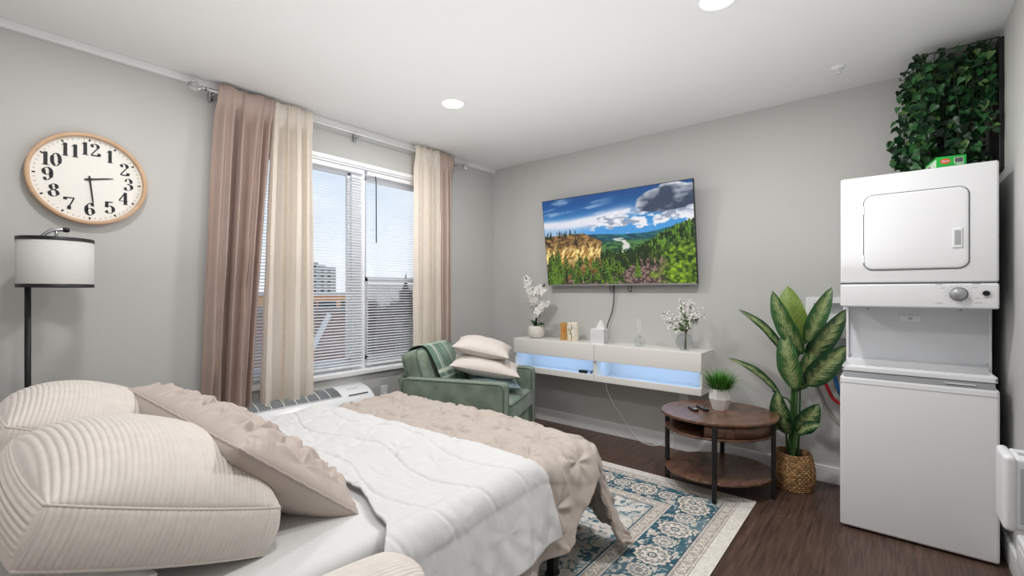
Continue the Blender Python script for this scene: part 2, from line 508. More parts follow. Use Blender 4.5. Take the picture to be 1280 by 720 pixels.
def blinds():
    for k, (a, b, lab) in enumerate(((WY0 + .016, -1.605, 'white slatted blind over the wide left window pane'),
                                     (-1.578, WY1 - .016, 'white slatted blind over the right double hung sash, with dark tilt wand'))):
        t = thing('window_blind', lab, 'blind', (-.04, (a + b) / 2, WZ1), 0, 'blinds on the window')
        MB().box((-.058, a, WZ1 - .05), (-.02, b, WZ1 - .0121), .003).build('headrail', M['vinyl'], t)
        zb = WZ0 + .035
        n = int((WZ1 - .07 - zb) / .0235)
        mb = MB()
        c, s_ = math.cos(.30), math.sin(.30)
        for i in range(n):
            z = zb + .03 + i * .0235
            P = np.zeros((4, 2, 3))
            for q, u in enumerate((-1, -.4, .4, 1)):
                cx = u * .0125; cz = (1 - u * u) * .0018
                for e, y in enumerate((a + .004, b - .004)):
                    P[q, e] = (-.04 + cx * c + cz * s_, y, z - cx * s_ + cz)
            mb.grid(P)
        mb.build('slats', M['slat'], t)
        MB().box((-.052, a + .002, zb - .004), (-.027, b - .002, zb + .012), .003).build('bottom_rail', M['vinyl'], t)
        m = MB()
        for f in (.14, .5, .86) if k == 0 else (.16, .84):
            y = a + (b - a) * f
            for x in (-.0535, -.0265): m.tube([(x, y, WZ1 - .05), (x, y, zb)], .0008, 4)
        m.build('ladder_cord', M['slat'], t)
        if k == 1:
            MB().tube([(-.016, a + .075, WZ1 - .05), (-.012, a + .078, WZ1 - .09), (-.012, a + .08, WZ1 - .62)], .0045, 8).build('tilt_wand', M['greyp'] if False else M['tvframe'], t)

def curtain(name, lab, grp, m, yt, yb, ztop, zbot, nf, amp, seed, xc=.10, taper=0, wob=1.0):
    t = thing(name, lab, 'curtain', (xc, (yb[0] + yb[1]) / 2, zbot), 0, grp)
    nu, nv = 16 * nf + 1, 90
    s = np.linspace(0, 1, nu)[:, None]; v = np.linspace(0, 1, nv)[None, :]
    y0 = yt[0] + (yb[0] - yt[0]) * v ** .8; y1 = yt[1] + (yb[1] - yt[1]) * v ** .8
    warp = s + .22 / nf * np.sin(2 * PI * (s * 2.3 + seed * .37)) + .10 / nf * np.sin(2 * PI * (s * 5.1 + seed))
    ph = 2 * PI * nf * warp + seed + .8 * (fbm(s * 3 + seed, v * 2.5, seed) - .5) * v * wob
    A = amp * (.62 + .38 * sstep(0, .35, v)) * (.55 + .9 * vnoise(s * nf * .8 + seed * 3, v * 1.2, seed + 5))
    sh = np.sin(ph); sh = np.sign(sh) * np.abs(sh) ** .8
    x = xc + A * sh + .012 * (fbm(s * 6, v * 9, seed + 2) - .5)
    y = y0 + (y1 - y0) * s + .012 * np.cos(ph) * (1 - .3 * v)
    z = ztop + (zbot - ztop) * v + 0 * s
    # gathered rod pocket: the cloth wraps the front of the rod, a small ruffle stands above it
    hd = sstep(ztop - .20, ztop - .085, z)
    xh = .095 + .016 + .011 * (1 + np.sin(ph)) * .5 + .006 * np.exp(-((z - (ztop - .053)) / .014) ** 2) - .006 * np.exp(-((z - (ztop - .085)) / .006) ** 2) - .006 * np.exp(-((z - (ztop - .028)) / .006) ** 2)
    x = x * (1 - hd) + xh * hd
    x = np.maximum(x, .026)
    z = z + .006 * np.sin(ph) * (v > .98) + .008 * np.sin(ph * 1.0 + 1.3) * np.exp(-((ztop - z) / .02) ** 2)
    P = np.stack([x, y + 0 * v, z + 0 * s], -1)
    o = MB().grid(P).build('cloth', m, t)
    so = o.modifiers.new('thick', 'SOLIDIFY'); so.thickness = .0016; so.offset = 0
    # stitched hem near the bottom
    return t

def curtains():
    ROD = 2.575
    curtain('curtain', 'mauve curtain panel nearest the wall clock', 'mauve curtains', M['mauve'], (-2.725, -2.37), (-2.815, -2.53), 2.628, .47, 4, .046, 3, .10, wob=3.0)
    curtain('sheer_curtain', 'cream linen curtain left of the window glass, hanging over the air conditioner', 'cream linen curtains', M['linen'], (-2.40, -2.135), (-2.485, -2.12), 2.628, .492, 4, .030, 11, .11, wob=1.6)
    curtain('sheer_curtain', 'cream linen curtain right of the window glass, behind the armchair', 'cream linen curtains', M['linen'], (-1.165, -.885), (-1.175, -.885), 2.628, .492, 4, .030, 23, .10, wob=1.6)
    curtain('curtain', 'mauve curtain panel nearest the room corner', 'mauve curtains', M['mauve'], (-.90, -.70), (-.90, -.715), 2.628, .47, 3, .036, 31, .095, wob=1.8)
    t = thing('curtain_rod', 'slim white curtain rod with clear faceted ends above the window', 'curtain rod', (.10, -1.69, ROD))
    MB().cyl((.095, -2.80, ROD), (.095, -.585, ROD), .0065, 16).build('rod', M['trim'], t)
    for y, sgn in ((-2.80, -1), (-.585, 1)):
        m = MB().cyl((.095, y, ROD), (.095, y + sgn * .03, ROD), .012, 16)
        f = m.build('finial_collar', M['chrome'], t)
        m = MB()
        m.lathe([(0, -.034), (.012, -.032), (.026, -.015), (.03, 0), (.026, .015), (.012, .032), (0, .034)], 8, smooth=False)
        m.xf(Matrix.Translation((.095, y + sgn * .062, ROD)) @ Matrix.Rotation(PI / 2, 4, 'X'))
        m.build('finial', M['acrylic'], t)
    for y in (-2.752, -1.72, -.64):
        m = MB().box((.0225, y - .012, ROD - .03), (.03, y + .012, ROD + .035), .002)
        m.box((0, y - .012, ROD - .04), (.0225, y + .012, ROD + .015), .002)
        m.tube([(.026, y, ROD - .012), (.07, y, ROD - .014), (.095, y, ROD - .012)], .004, 8)
        m.build('bracket', M['chrome'], t)

def ceiling_fixtures():
    spots = [(.984, -1.529, 1), (2.785, -1.545, 1), (.984, -3.3, 0), (2.785, -3.3, 0)]  # rear pair: unseen, without fixtures, added to even out the room light
    for i, (x, y, vis) in enumerate(spots):
        if vis:
            lab = ('round recessed ceiling light in front of the window wall', 'round recessed ceiling light cut by the top of the picture')[i]
            t = thing('ceiling_light', lab, 'ceiling light', (x, y, ROOM_H), 0, 'recessed ceiling lights')
            MB().lathe([(.073, -.001), (.075, -.006), (.085, -.008), (.094, -.006), (.096, 0)], 40, (x, y, ROOM_H)).build('trim_ring', M['trim'], t)
            MB().lathe([(0, -.004), (.05, -.0042), (.0735, -.003), (.0735, 0)], 40, (x, y, ROOM_H)).build('lens', M['can'], t)
        ld = bpy.data.lights.new('can_lamp', 'AREA'); ld.shape = 'DISK'; ld.size = .15; ld.energy = CAN_W[i]; ld.color = (1, .985, .965)
        lo = bpy.data.objects.new('can_lamp', ld); lo.location = (x, y, ROOM_H - .012); COL.objects.link(lo)
    for (x, y, lab) in ((3.16, -.403, 'white fire sprinkler head on the ceiling near the ivy'), (1.118, -2.985, 'chrome fire sprinkler head at the top picture edge')):
        t = thing('sprinkler_head', lab, 'sprinkler', (x, y, ROOM_H), 0, 'ceiling sprinkler heads')
        MB().lathe([(0, -.009), (.014, -.009), (.036, -.004), (.038, 0)], 28, (x, y, ROOM_H)).build('escutcheon', M['trim'], t)
        m = MB().cyl((x, y, ROOM_H - .008), (x, y, ROOM_H - .016), .009, 12)
        for sx in (-1, 1): m.tube([(x + sx * .008, y, ROOM_H - .014), (x + sx * .011, y, ROOM_H - .024), (x, y, ROOM_H - .036)], .0022, 6)
        m.build('frame_arms', M['trim'], t)
        m = MB().lathe([(0, -.001), (.013, 0), (.013, .0015), (0, .0015)], 16, (x, y, ROOM_H - .0375))
        m.build('deflector', M['trim'], t)

# ================================================================== OUTSIDE
def outside():
    struct(MB().box((-160, -60, -9.2), (-1.2, 120, -9)).build('ground', M['ground']))
    # brown brick building next door
    t = thing('brick_building', 'brown brick building close outside the left window pane', 'building', (-14, 3, -9))
    n1, n2 = 60, 60
    m = MB().box((-20, -6, -9), (-14, 7.0, .46), col=(.25, .155, .125))
    for r in range(46):
        z = .4 - r * .085
        for cidx in range(2): pass
    m.build('wall', M['brick'], t, True, True)
    m = MB()
    for r in range(30): m.box((-14.012, -6, .36 - r * .13), (-13.995, 7.0, .385 - r * .13), col=(.36, .29, .26))
    m.build('brick_courses', M['brick'], t, True, True)
    MB().box((-20.1, -6.1, .46), (-13.9, 7.1, .58), col=None).build('coping', M['roofgrey'], t)
    a, b = Vector((-13.9, 4.85, -.95)), Vector((-13.9, 5.6, .42)); d = (b - a).normalized(); nrm = d.cross(Vector((1, 0, 0))) * .11
    MB().poly([a - nrm, b - nrm, b + nrm, a + nrm], (-.08, 0, 0)).build('diagonal_flashing', M['gutter'], t)
    # tan building further out
    t = thing('tan_building', 'low tan building with dark windows beyond the brick building', 'building', (-40, 18, -9))
    MB().box((-48, 6, -9), (-40, 23.2, 1.05)).build('wall', M['orangewall'], t)
    MB().box((-48.2, 5.8, 1.05), (-39.8, 23.4, 1.3)).build('roof_edge', M['gutter'], t)
    for (y0, y1) in ((14.6, 16.4), (17.6, 18.3), (18.5, 20.4), (20.9, 22.4)):
        MB().box((-40.02, y0, -.35), (-39.96, y1, .35)).build('window', M['darkglass'], t)
    # concrete towers
    for (y0, y1, zt, lab, cols) in ((37, 44.2, 7.7, 'pale concrete tower block, the taller left one', (43.4,)), (44.3, 48.2, 6.7, 'pale concrete tower block, the lower right one', (45.1, 46.6))):
        t = thing('tower_block', lab, 'building', (-90, (y0 + y1) / 2, -9), 0, 'concrete towers far outside')
        MB().box((-98, y0, -9), (-90, y1, zt), col=(.56, .56, .53)).build('wall', M['tower'], t, True, True)
        MB().box((-96, y0 + 1.2, zt), (-92, y0 + 2.6, zt + .6), col=(.58, .58, .55)).build('roof_plant', M['tower'], t, True, True)
        for yc in cols:
            for k in range(9):
                MB().box((-90.03, yc - .35, zt - 1.2 - k * 1.05), (-89.97, yc + .35, zt - .75 - k * 1.05)).build('window', M['darkglass'], t)
    # houses and bare trees beyond the right sash
    for i, (x, y, w, h, lab) in enumerate(((-44, 33, 5, -1.6, 'pale far house among bare trees, left one'), (-50, 41, 4, -.9, 'pale far house among bare trees, right one'))):
        t = thing('far_house', lab, 'house', (x, y, -9), 0, 'houses beyond the window')
        MB().box((x - 4, y - w / 2, -9), (x, y + w / 2, h)).build('wall', M['farhouse'], t)
        MB().poly([(x - 4.2, y - w / 2 - .3, h), (x - 4.2, y + w / 2 + .3, h), (x - 4.2, y, h + 1.4)], (4.4, 0, 0)).build('roof', M['roofgrey'], t)
        for dy in (-.9, .9): MB().box((x - .02, y + dy - .4, h - 1.6), (x + .03, y + dy + .4, h - .5)).build('window', M['darkglass'], t)
    t = thing('church_spire', 'dark thin spire rising behind the bare trees', 'spire', (-78, 58.6, -9))
    MB().box((-80, 57.6, -9), (-78, 59.6, 1.6)).build('tower', M['roofgrey'], t)
    MB().lathe([(1.1, 0), (.5, 1.6), (0, 4.2)], 4, (-79, 58.6, 1.6), False).build('spire_roof', M['darkglass'], t)
    rr = random.Random(5)
    spots = [(-62 - (i % 2) * 6.5, 33 + 3.1 * i, rr.uniform(9.6, 11.6)) for i in range(9)]
    for i, (x, y, h) in enumerate(spots):
        t = thing('bare_tree', 'leafless grey tree on the skyline beyond the right sash', 'tree', (x, y, -9), 0, 'bare trees beyond the window')
        MB().tube([(x, y, -9), (x, y, -9 + h * .6)], [.3, .16], 7).build('trunk', M['bark'], t)
        m = MB()
        for k in range(190):
            a = rr.random() * 2 * PI; z0 = -9 + h * rr.uniform(.25, .6); L = h * rr.uniform(.12, .25)
            e = rr.uniform(.3, 1.3)
            p0 = Vector((x, y, z0)); p1 = p0 + Vector((math.cos(a) * math.cos(e), math.sin(a) * math.cos(e), math.sin(e))) * L
            mid = (p0 + p1) / 2 + Vector((rr.uniform(-.3, .3), rr.uniform(-.3, .3), .2))
            m.tube([p0, mid, p1], [.09, .06, .03], 3, False)
            for q in range(3):
                f = rr.uniform(.4, 1); b0 = p0.lerp(p1, f); b1 = b0 + Vector((rr.uniform(-.7, .7), rr.uniform(-.7, .7), rr.uniform(.2, 1.1)))
                m.tube([b0, b1], [.05, .02], 3, False)
        m.build('branches', M['bark'], t)
# ================================================================== BED
BX0, BX1, BY0, BY1, BTOP = .70, 2.215, -3.98, -1.96, .555

def gnormals(P):
    du = np.gradient(P, axis=0); dv = np.gradient(P, axis=1)
    n = np.cross(du, dv); L = np.linalg.norm(n, axis=-1, keepdims=True); L[L < 1e-12] = 1
    return n / L

def drape(A, B, top, ax0, ax1, by1, R, flare, folds=0.0, seed=0, zmin=.03):
    da = np.maximum(A - ax1, 0); dn = np.maximum(ax0 - A, 0); db = np.maximum(B - by1, 0)
    dx = da - dn
    e = np.sqrt(dx ** 2 + db ** 2)
    er = e; e0, em = .48, .70
    e = np.where(e < e0, e, e0 + (em - e0) * (1 - np.exp(-(e - e0) / (em - e0))))
    ux = np.where(er > 1e-9, dx / np.maximum(er, 1e-9), 0); uy = np.where(er > 1e-9, db / np.maximum(er, 1e-9), 0)
    q = R * PI / 2
    out = np.where(e < q, R * np.sin(np.minimum(e, q) / R), R + (e - q) * flare)
    drop = np.where(e < q, R * (1 - np.cos(np.minimum(e, q) / R)), R + (e - q) * math.sqrt(1 - min(flare, .95) ** 2))
    s = np.where(np.abs(dx) > db, B, A)
    if folds:
        w = sstep(.05, .4, e)
        out = out + folds * w * (np.sin(s * 11 + seed) * .6 + np.sin(s * 23 + seed * 2) * .35 + 1.2 * (fbm(s * 6, e * 4, seed) - .5))
    X = np.clip(A, ax0, ax1) + ux * out; Y = np.minimum(B, by1) + uy * out
    Z = np.maximum(top - drop, zmin)
    return np.stack([X, Y, Z], -1), e

def tuft_field(U, V, tufts, r0=.085, puff=.022, pleat=.012, seed=0, fold_dir=None):
    best = np.full(U.shape, 9.0); th = np.zeros(U.shape); kid = np.zeros(U.shape)
    for i, (a, b) in enumerate(tufts):
        d = np.hypot(U - a, V - b)
        m = d < best
        best = np.where(m, d, best); th = np.where(m, np.arctan2(V - b, U - a), th); kid = np.where(m, i, kid)
    h = puff * (1 - np.exp(-(best / r0) ** 1.4))
    k1 = 5 + (kid * 7 % 3)
    ridge = np.abs(np.sin(th * k1 * .5 + kid * 1.7 + 1.3 * (fbm(U * 9, V * 9, seed) - .5)))
    ridge2 = np.abs(np.sin(th * (k1 + 4) * .5 + kid * 2.9))
    env = np.exp(-((best - r0 * .62) / (r0 * .75)) ** 2)
    h = h + pleat * env * (ridge ** 2.2 - .45) + pleat * .4 * env * (ridge2 ** 3 - .3)
    return h, best

def cushion_pts(L, W, T, n=60, pinch=.06, p=2.4, q=.55, top=True, m=None):
    m = m or n
    u = np.sin(np.linspace(-PI / 2, PI / 2, n))[:, None]; v = np.sin(np.linspace(-PI / 2, PI / 2, m))[None, :]
    x = L / 2 * u * (1 - pinch * (1 - v ** 2)); y = W / 2 * v * (1 - pinch * (1 - u ** 2))
    t = (np.clip(1 - np.abs(u) ** p, 0, 1) * np.clip(1 - np.abs(v) ** p, 0, 1)) ** q
    z = T / 2 * t * (1 if top else -1)
    return np.stack([x + 0 * v, y + 0 * u, z], -1), u + 0 * v, v + 0 * u

def simple_cushion(name, lab, cat, m, L, W, T, mtx, grp=None, seed=0, loc=None, pinch=.07, wr=.006, p=2.4, part='cover', q=.55, flop=0):
    t = thing(name, lab, cat, loc or tuple(mtx.translation), 0, grp)
    mb = MB()
    for top in (True, False):
        P, u, v = cushion_pts(L, W, T, 70, pinch, p, q, top)
        edge = sstep(1.0, .72, np.maximum(np.abs(u), np.abs(v)))
        P[..., 2] += wr * (fbm(u * 3 + seed, v * 3, seed + top) - .5) * 2 * edge
        P[..., 2] += flop * (u * v)
        ga = .006 * np.cos(v * 30 + seed) * np.exp(-((1 - np.abs(u)) / .12)) * edge
        P[..., 2] += ga
        mb.grid(P, flip=not top)
    mb.xf(mtx); o = mb.build(part, m, t)
    # welt along the seam
    P, u, v = cushion_pts(L, W, T, 40, pinch, p)
    ring = [P[i, 0] for i in range(40)] + [P[-1, j] for j in range(1, 40)] + [P[i, -1] for i in range(38, -1, -1)] + [P[0, j] for j in range(38, 0, -1)]
    ring = [Vector((r[0], r[1], r[2] + flop * (r[0] * 2 / L) * (r[1] * 2 / W))) for r in ring]
    MB().tube(ring + [ring[0]], .0032, 6, False).xf(mtx).build('seam', m, t)
    return t

def corduroy_block(A, Bh, G, top_b, bot_b, period, amp, rib_axis='b', corner=.28, na=64, nb=330, nc=44):
    """soft box pillow; returns MB in local coordinates (a,b,c)"""
    def f(a, b, c):
        k = corner
        aa = a * np.sqrt(np.clip(1 - k * b * b * .5 * np.abs(a), 0, 1)); bb = b * np.sqrt(np.clip(1 - k * a * a * .5 * np.abs(b), 0, 1))
        side = (1 - c * c)
        x = A * aa + np.sign(a) * (np.abs(a) > .999) * .012 * side
        y = Bh * bb + np.sign(b) * (np.abs(b) > .999) * .012 * side
        bul = (np.clip(1 - np.abs(a) ** 2.3, 0, 1) * np.clip(1 - np.abs(b) ** 2.3, 0, 1)) ** .6
        z = c * G / 2 + np.where(c > .999, top_b * bul, 0) - np.where(c < -.999, bot_b * bul, 0)
        return np.stack(np.broadcast_arrays(x, y, z), -1)
    mb = MB()
    la = lambda n: np.sin(np.linspace(-PI / 2, PI / 2, n)); li = lambda n: np.linspace(-1, 1, n)
    def put(P, ribc, flip, fade=(1, 1)):
        N = gnormals(P)
        if flip: N = -N
        r = np.abs(np.sin(PI * ribc / period)) ** .6
        n0, n1 = P.shape[:2]
        w = np.ones((n0, n1))
        if fade[0]: q = np.minimum(np.arange(n0), np.arange(n0)[::-1]) / max(1, n0 - 1); w = w * sstep(0, .03, q)[:, None]
        if fade[1]: q = np.minimum(np.arange(n1), np.arange(n1)[::-1]) / max(1, n1 - 1); w = w * sstep(0, .012, q)[None, :]
        P = P + N * (amp * r * w)[..., None]
        mb.grid(P, flip=flip)
    if rib_axis == 'b': na_, nb_ = na, nb
    else: na_, nb_ = nb, na
    ga = (la if rib_axis == 'b' else li)(na_); gb = (li if rib_axis == 'b' else la)(nb_)
    a, b = ga[:, None], gb[None, :]
    for c, fl in ((1.0, False), (-1.0, True)):
        P = f(a + 0 * b, b + 0 * a, np.full((na_, nb_), c))
        put(P, P[..., 1] if rib_axis == 'b' else P[..., 0], fl)
    gc = li(nc if rib_axis == 'b' else 14)[:, None]
    gcs = li(16)[:, None]
    for s in (-1, 1):
        P = f(np.full((16, nb_), float(s)), gb[None, :] + 0 * gcs, gcs + 0 * gb[None, :]); put(P, P[..., 1] if rib_axis == 'b' else P[..., 2], s < 0 if False else s > 0)
        P = f(ga[None, :] + 0 * gc, np.full((gc.shape[0], na_), float(s)), gc + 0 * ga[None, :]); put(P, P[..., 2] if rib_axis == 'b' else P[..., 0], s < 0)
    # seam loops
    seams = []
    for c in (1.0, -1.0):
        n = 60; L = np.linspace(-1, 1, n)
        ring = np.concatenate([f(L, np.full(n, -1.0), np.full(n, c)), f(np.full(n, 1.0), L, np.full(n, c)), f(L[::-1], np.full(n, 1.0), np.full(n, c)), f(np.full(n, -1.0), L[::-1], np.full(n, c))])
        ring[:, 2] = c * G / 2
        seams.append([Vector(r) for r in ring])
    return mb, seams

def bed():
    # metal platform frame
    t = thing('platform_bed', 'black metal bed frame under the white mattress', 'bed frame', (1.46, -2.97, 0))
    m = MB()
    for x in (.78, 2.15): m.box((x - .02, BY0 + .05, .25), (x + .02, BY1 - .03, .295))
    for y in (BY0 + .05, -3.0, BY1 - .05): m.box((.78, y - .02, .25), (2.15, y + .02, .295))
    m.build('frame_rails', M['black'], t)
    m = MB()
    for k in range(11): y = BY0 + .12 + k * .178; m.box((.77, y - .03, .295), (2.16, y + .03, .305))
    m.build('slats', M['black'], t)
    for x in (.80, 2.215):
        for y in (BY0 + .2, -3.0, -2.055):
            l = MB().box((x - .02, y - .02, .012), (x + .02, y + .02, .252), .003).build('leg', M['black'], t)
            MB().box((x - .024, y - .024, 0.012), (x + .024, y + .024, .03), .003).build('foot_cap', M['blackp'], l)
    # mattress in its fitted sheet
    t = thing('mattress', 'white mattress in a smooth fitted sheet on the black frame', 'mattress', (1.46, -2.97, .305))
    nu, nv = 60, 90
    vs, fs = rounded_box((BX0, BY0, .306), (BX1, BY1, BTOP), .05, 8)
    MB().raw(vs, fs, True).build('fitted_sheet', M['fitted'], t)
    P = []
    # headboard
    t = thing('headboard', 'beige corduroy upholstered headboard behind the pillows', 'headboard', (1.46, -4.05, 0))
    MB().box((.64, -4.10, .02), (2.28, -4.005, .96), .04).build('padded_panel', M['cord'], t)
    for x in (.72, 2.20): MB().box((x - .025, -4.09, 0), (x + .025, -4.02, .05), .004).build('leg', M['black'], t)

def bedding():
    # --- comforter
    nu, nv = 330, 250
    s = np.linspace(0, 1, nu)[:, None]; v = np.linspace(0, 1, nv)[None, :]
    b0, b1 = -2.62, -1.85 + .58
    Bp = b0 + (b1 - b0) * v + 0 * s
    a0 = BX0 - .22
    hang = .44 - .22 * sstep(-2.22, -1.86, Bp) + .36 * sstep(-1.84, -1.66, Bp)
    a1 = 2.20 + hang
    Ap = a0 + (a1 - a0) * s
    top = .588 + .008 * np.sin(Ap * 5) + 0 * Bp
    kf = sstep(-2.25, -1.95, Bp)
    P, e = drape(Ap, Bp, top, BX0 + .06, 2.225 - .05 * kf, -1.85, .08 + .08 * kf, .30, .04, 4, .03)
    tufts = []
    sp = .235
    for i in range(-1, 14):
        for j in range(-1, 8):
            tufts.append((a0 + .08 + i * sp + (j % 2) * sp / 2 + .02 * math.sin(i * 3.1 + j), b0 + .02 + j * sp * .88 + .02 * math.sin(j * 2.3 + i * 1.7)))
    h, d = tuft_field(Ap, Bp, tufts, .078, .011, .016, 3)
    h = h + .014 * (fbm(Ap * 4, Bp * 9, 21) - .5) + .006 * (np.abs(fbm(Ap * 7, Bp * 20, 29) - .5) * 2 - .3)
    # crisp folds running across the bed on top
    crease = np.abs(np.sin(Bp * 24 + 9 * fbm(Ap * 2.6, Bp * 3, 8))) ** 2.5
    h = h + .010 * (crease - .3) * (1 - sstep(.1, .3, e)) * sstep(.02, .07, d)
    # soft edge
    N = gnormals(P); N = np.where((N[..., 2:3] < 0) & (e[..., None] < .02), -N, N)
    if N[nu // 2, nv // 3, 2] < 0: N = -N
    under = sstep(-2.22, -2.30, Bp) * .75
    P = P + N * (h * (1 - .5 * sstep(.9, 1.0, s)) * (1 - under) - .012 * under)[..., None]
    P[..., 2] = np.maximum(P[..., 2], .025)
    hem = np.minimum(np.minimum(s, 1 - s) * 60, (1 - v) * 50)
    o = tag(MB().grid(P).build('comforter', M['taupe']), 'taupe pinch-pleated comforter across the foot of the bed', 'comforter')
    so = o.modifiers.new('thick', 'SOLIDIFY'); so.thickness = .022; so.offset = -1
    so.use_even_offset = False
    # --- white folded-back layer
    nu, nv = 330, 170
    s = np.linspace(0, 1, nu)[:, None]; v = np.linspace(0, 1, nv)[None, :]
    a0 = BX0 - .15; Bn0, Bn1 = -2.955, -2.235
    a1 = 2.235 + .36
    Ap = a0 + (a1 - a0) * s + 0 * v
    u = (Ap - BX0) / (BX1 - BX0)
    hb = Bn0 + .105 - .07 * sstep(1.9, 2.16, Ap) - .11 * sstep(2.15, 2.36, Ap)
    Bp = hb + (Bn1 - .10 * (1 - u) * (u < 1) - hb) * v
    prof = .006 + .026 * sstep(.25, .6, v) + .004 * np.sin(v * 9)
    top = .578 + prof
    P, e = drape(Ap, Bp, top, BX0 + .05, 2.235, 9.0, .088, .32, .016, 4, .05)
    tufts = []
    for i in range(0, 12):
        for j in range(0, 5):
            tufts.append((a0 + .16 + i * .25 + (j % 2) * .125, Bn0 + .04 + j * .19))
    h, d = tuft_field(Ap, Bp, tufts, .10, .012, .005, 13)
    seam = np.exp(-((np.mod(Bp - Bn0 + .05 * np.sin(Ap * 7) + 10, .19) - .095) / .007) ** 2)
    seam2 = np.exp(-((np.mod(Ap + .03 * np.sin(Bp * 9) + 10, .30) - .15) / .007) ** 2)
    ontop = 1 - sstep(.05, .2, e)
    h = h * (.3 + .7 * ontop * sstep(2.15, 1.95, Ap)) - .007 * np.exp(-((Ap - 2.225) / .010) ** 2) - .006 * seam * ontop - .004 * seam2 * ontop + .012 * (fbm(Ap * 4, Bp * 6, 33) - .5) + .005 * (np.abs(fbm(Ap * 8, Bp * 16, 36) - .5) * 2 - .3)
    edge_roll = np.exp(-((1 - v) / .035) ** 2)
    N = gnormals(P)
    if N[nu // 2, nv // 2, 2] < 0: N = -N
    hemw = np.exp(-((e - .30) / .05) ** 2) * .006 * np.sin(Bp * 60 + 8 * fbm(Ap * 5, Bp * 5, 2))
    P = P + N * (h + hemw)[..., None]
    P[..., 2] -= .022 * edge_roll * ontop
    o = tag(MB().grid(P).build('bed_sheet', M['white_sheet']), 'white pintucked bedding layer folded back over the taupe comforter and hanging over the near side', 'bed sheet')
    so = o.modifiers.new('thick', 'SOLIDIFY'); so.thickness = .008; so.offset = -1

def pillows():
    tilt = Matrix.Rotation(math.radians(-21), 4, 'X')
    for i, (x, lab) in enumerate(((1.74, 'large beige corduroy pillow nearest the camera, on the bed head'), (.93, 'large beige corduroy pillow on the window side, behind the nearest one'))):
        mtx = Matrix.Translation((x, -3.455, .715)) @ tilt @ Matrix.Rotation(math.radians(1.5 - 4 * i), 4, 'Z')
        t = thing('corduroy_pillow', lab, 'pillow', (x, -3.45, .58), 0, 'corduroy pillows on the bed head')
        mb, seams = corduroy_block(.335, .275, .125, .150, .03, .0124, .0042)
        mb.xf(mtx).build('cover', M['cord'], t)
        m = MB()
        for r in seams: m.tube(r + [r[0]], .0042, 6, False)
        m.xf(mtx).build('seam', M['cord'], t)
    for i, x in enumerate((1.70, .93)):
        mtx = Matrix.Translation((x, -3.70, .64)) @ Matrix.Rotation(math.radians(-6), 4, 'X')
        simple_cushion('white_pillow', ('white pillow tucked under the nearest corduroy pillow', 'white pillow tucked under the corduroy pillow on the window side')[i], 'pillow', M['fitted'], .66, .46, .15, mtx, 'white pillows under the corduroy pillows', 3 + i)
    # taupe sham leaning on both
    t = thing('pillow_sham', 'taupe satin pinch-pleated pillow leaning across the corduroy pillows', 'pillow', (1.5, -3.1, .56))
    L, W, T = 1.10, .50, .24
    mtx = Matrix.Translation((1.485, -3.125, .722)) @ Matrix.Rotation(math.radians(2), 4, 'Z') @ Matrix.Rotation(math.radians(1.0), 4, 'Y') @ Matrix.Rotation(math.radians(-41), 4, 'X')
    mb = MB()
    n, k = 230, 130
    for top in (True, False):
        P, u, v = cushion_pts(L, W, T * .72 if top else T * 1.0, n, .045, 3.4, .5, top, k)
        edge = sstep(1.0, .8, np.maximum(np.abs(u), np.abs(v)))
        if top:
            tf = [(-.44 + i * .205 + (j % 2) * .10, -.16 + j * .155) for i in range(6) for j in range(3)]
            h, d = tuft_field(P[..., 0], P[..., 1], tf, .095, .030, .030, 51)
            P[..., 2] += (h + .020 * (fbm(u * 5, v * 3, 61) - .5) + .006 * (np.abs(fbm(u * 16, v * 6, 66) - .5) * 2 - .3)) * edge
            gath = .004 * np.abs(np.sin(u * 70 + 3 * fbm(u * 5, v * 2, 6))) * np.exp(-(1 - np.abs(v)) / .16)
            gath2 = .005 * np.abs(np.sin(v * 34 + 3 * fbm(u * 2, v * 5, 7))) * np.exp(-(1 - np.abs(u)) / .08)
            P[..., 2] += (gath + gath2) * sstep(1, .93, np.maximum(np.abs(u), np.abs(v)))
        else:
            P[..., 2] += .018 * (fbm(u * 6, v * 4, 71) - .5) * edge
        P[..., 2] += -.03 * (u ** 2) * (v < 0) * 0
        mb.grid(P, flip=not top)
    mb.xf(mtx).build('cover', M['sham'], t)
    P, u, v = cushion_pts(L, W, T, 60, .045, 3.4, .5, True, 40)
    ring = [P[i, 0] for i in range(60)] + [P[-1, j] for j in range(1, 40)] + [P[i, -1] for i in range(58, -1, -1)] + [P[0, j] for j in range(38, 0, -1)]
    ring = [Vector((r[0], r[1], .0012 * math.sin(i * 2.1))) for i, r in enumerate(ring)]
    MB().tube(ring + [ring[0]], .004, 6, False).xf(mtx).build('gathered_seam', M['sham'], t)
    # corduroy piece beside the bed
    t = thing('ottoman', 'beige corduroy upholstered piece with rounded end beside the mattress, at the bottom picture edge', 'ottoman', (2.525, -3.45, 0))
    mb, seams = corduroy_block(.088, .36, .18, .045, .0, .0115, .0034, 'a', .3, 60, 150)
    mtx = Matrix.Translation((2.525, -3.45, .572))
    mb.xf(mtx).build('cushion', M['cord'], t)
    MB().box((2.45, -3.78, .03), (2.60, -3.12, .485), .02).build('base', M['cord'], t)
    for x in (2.475, 2.575):
        for y in (-3.74, -3.16): MB().cyl((x, y, 0), (x, y, .035), .015, 12).build('leg', M['black'], t)
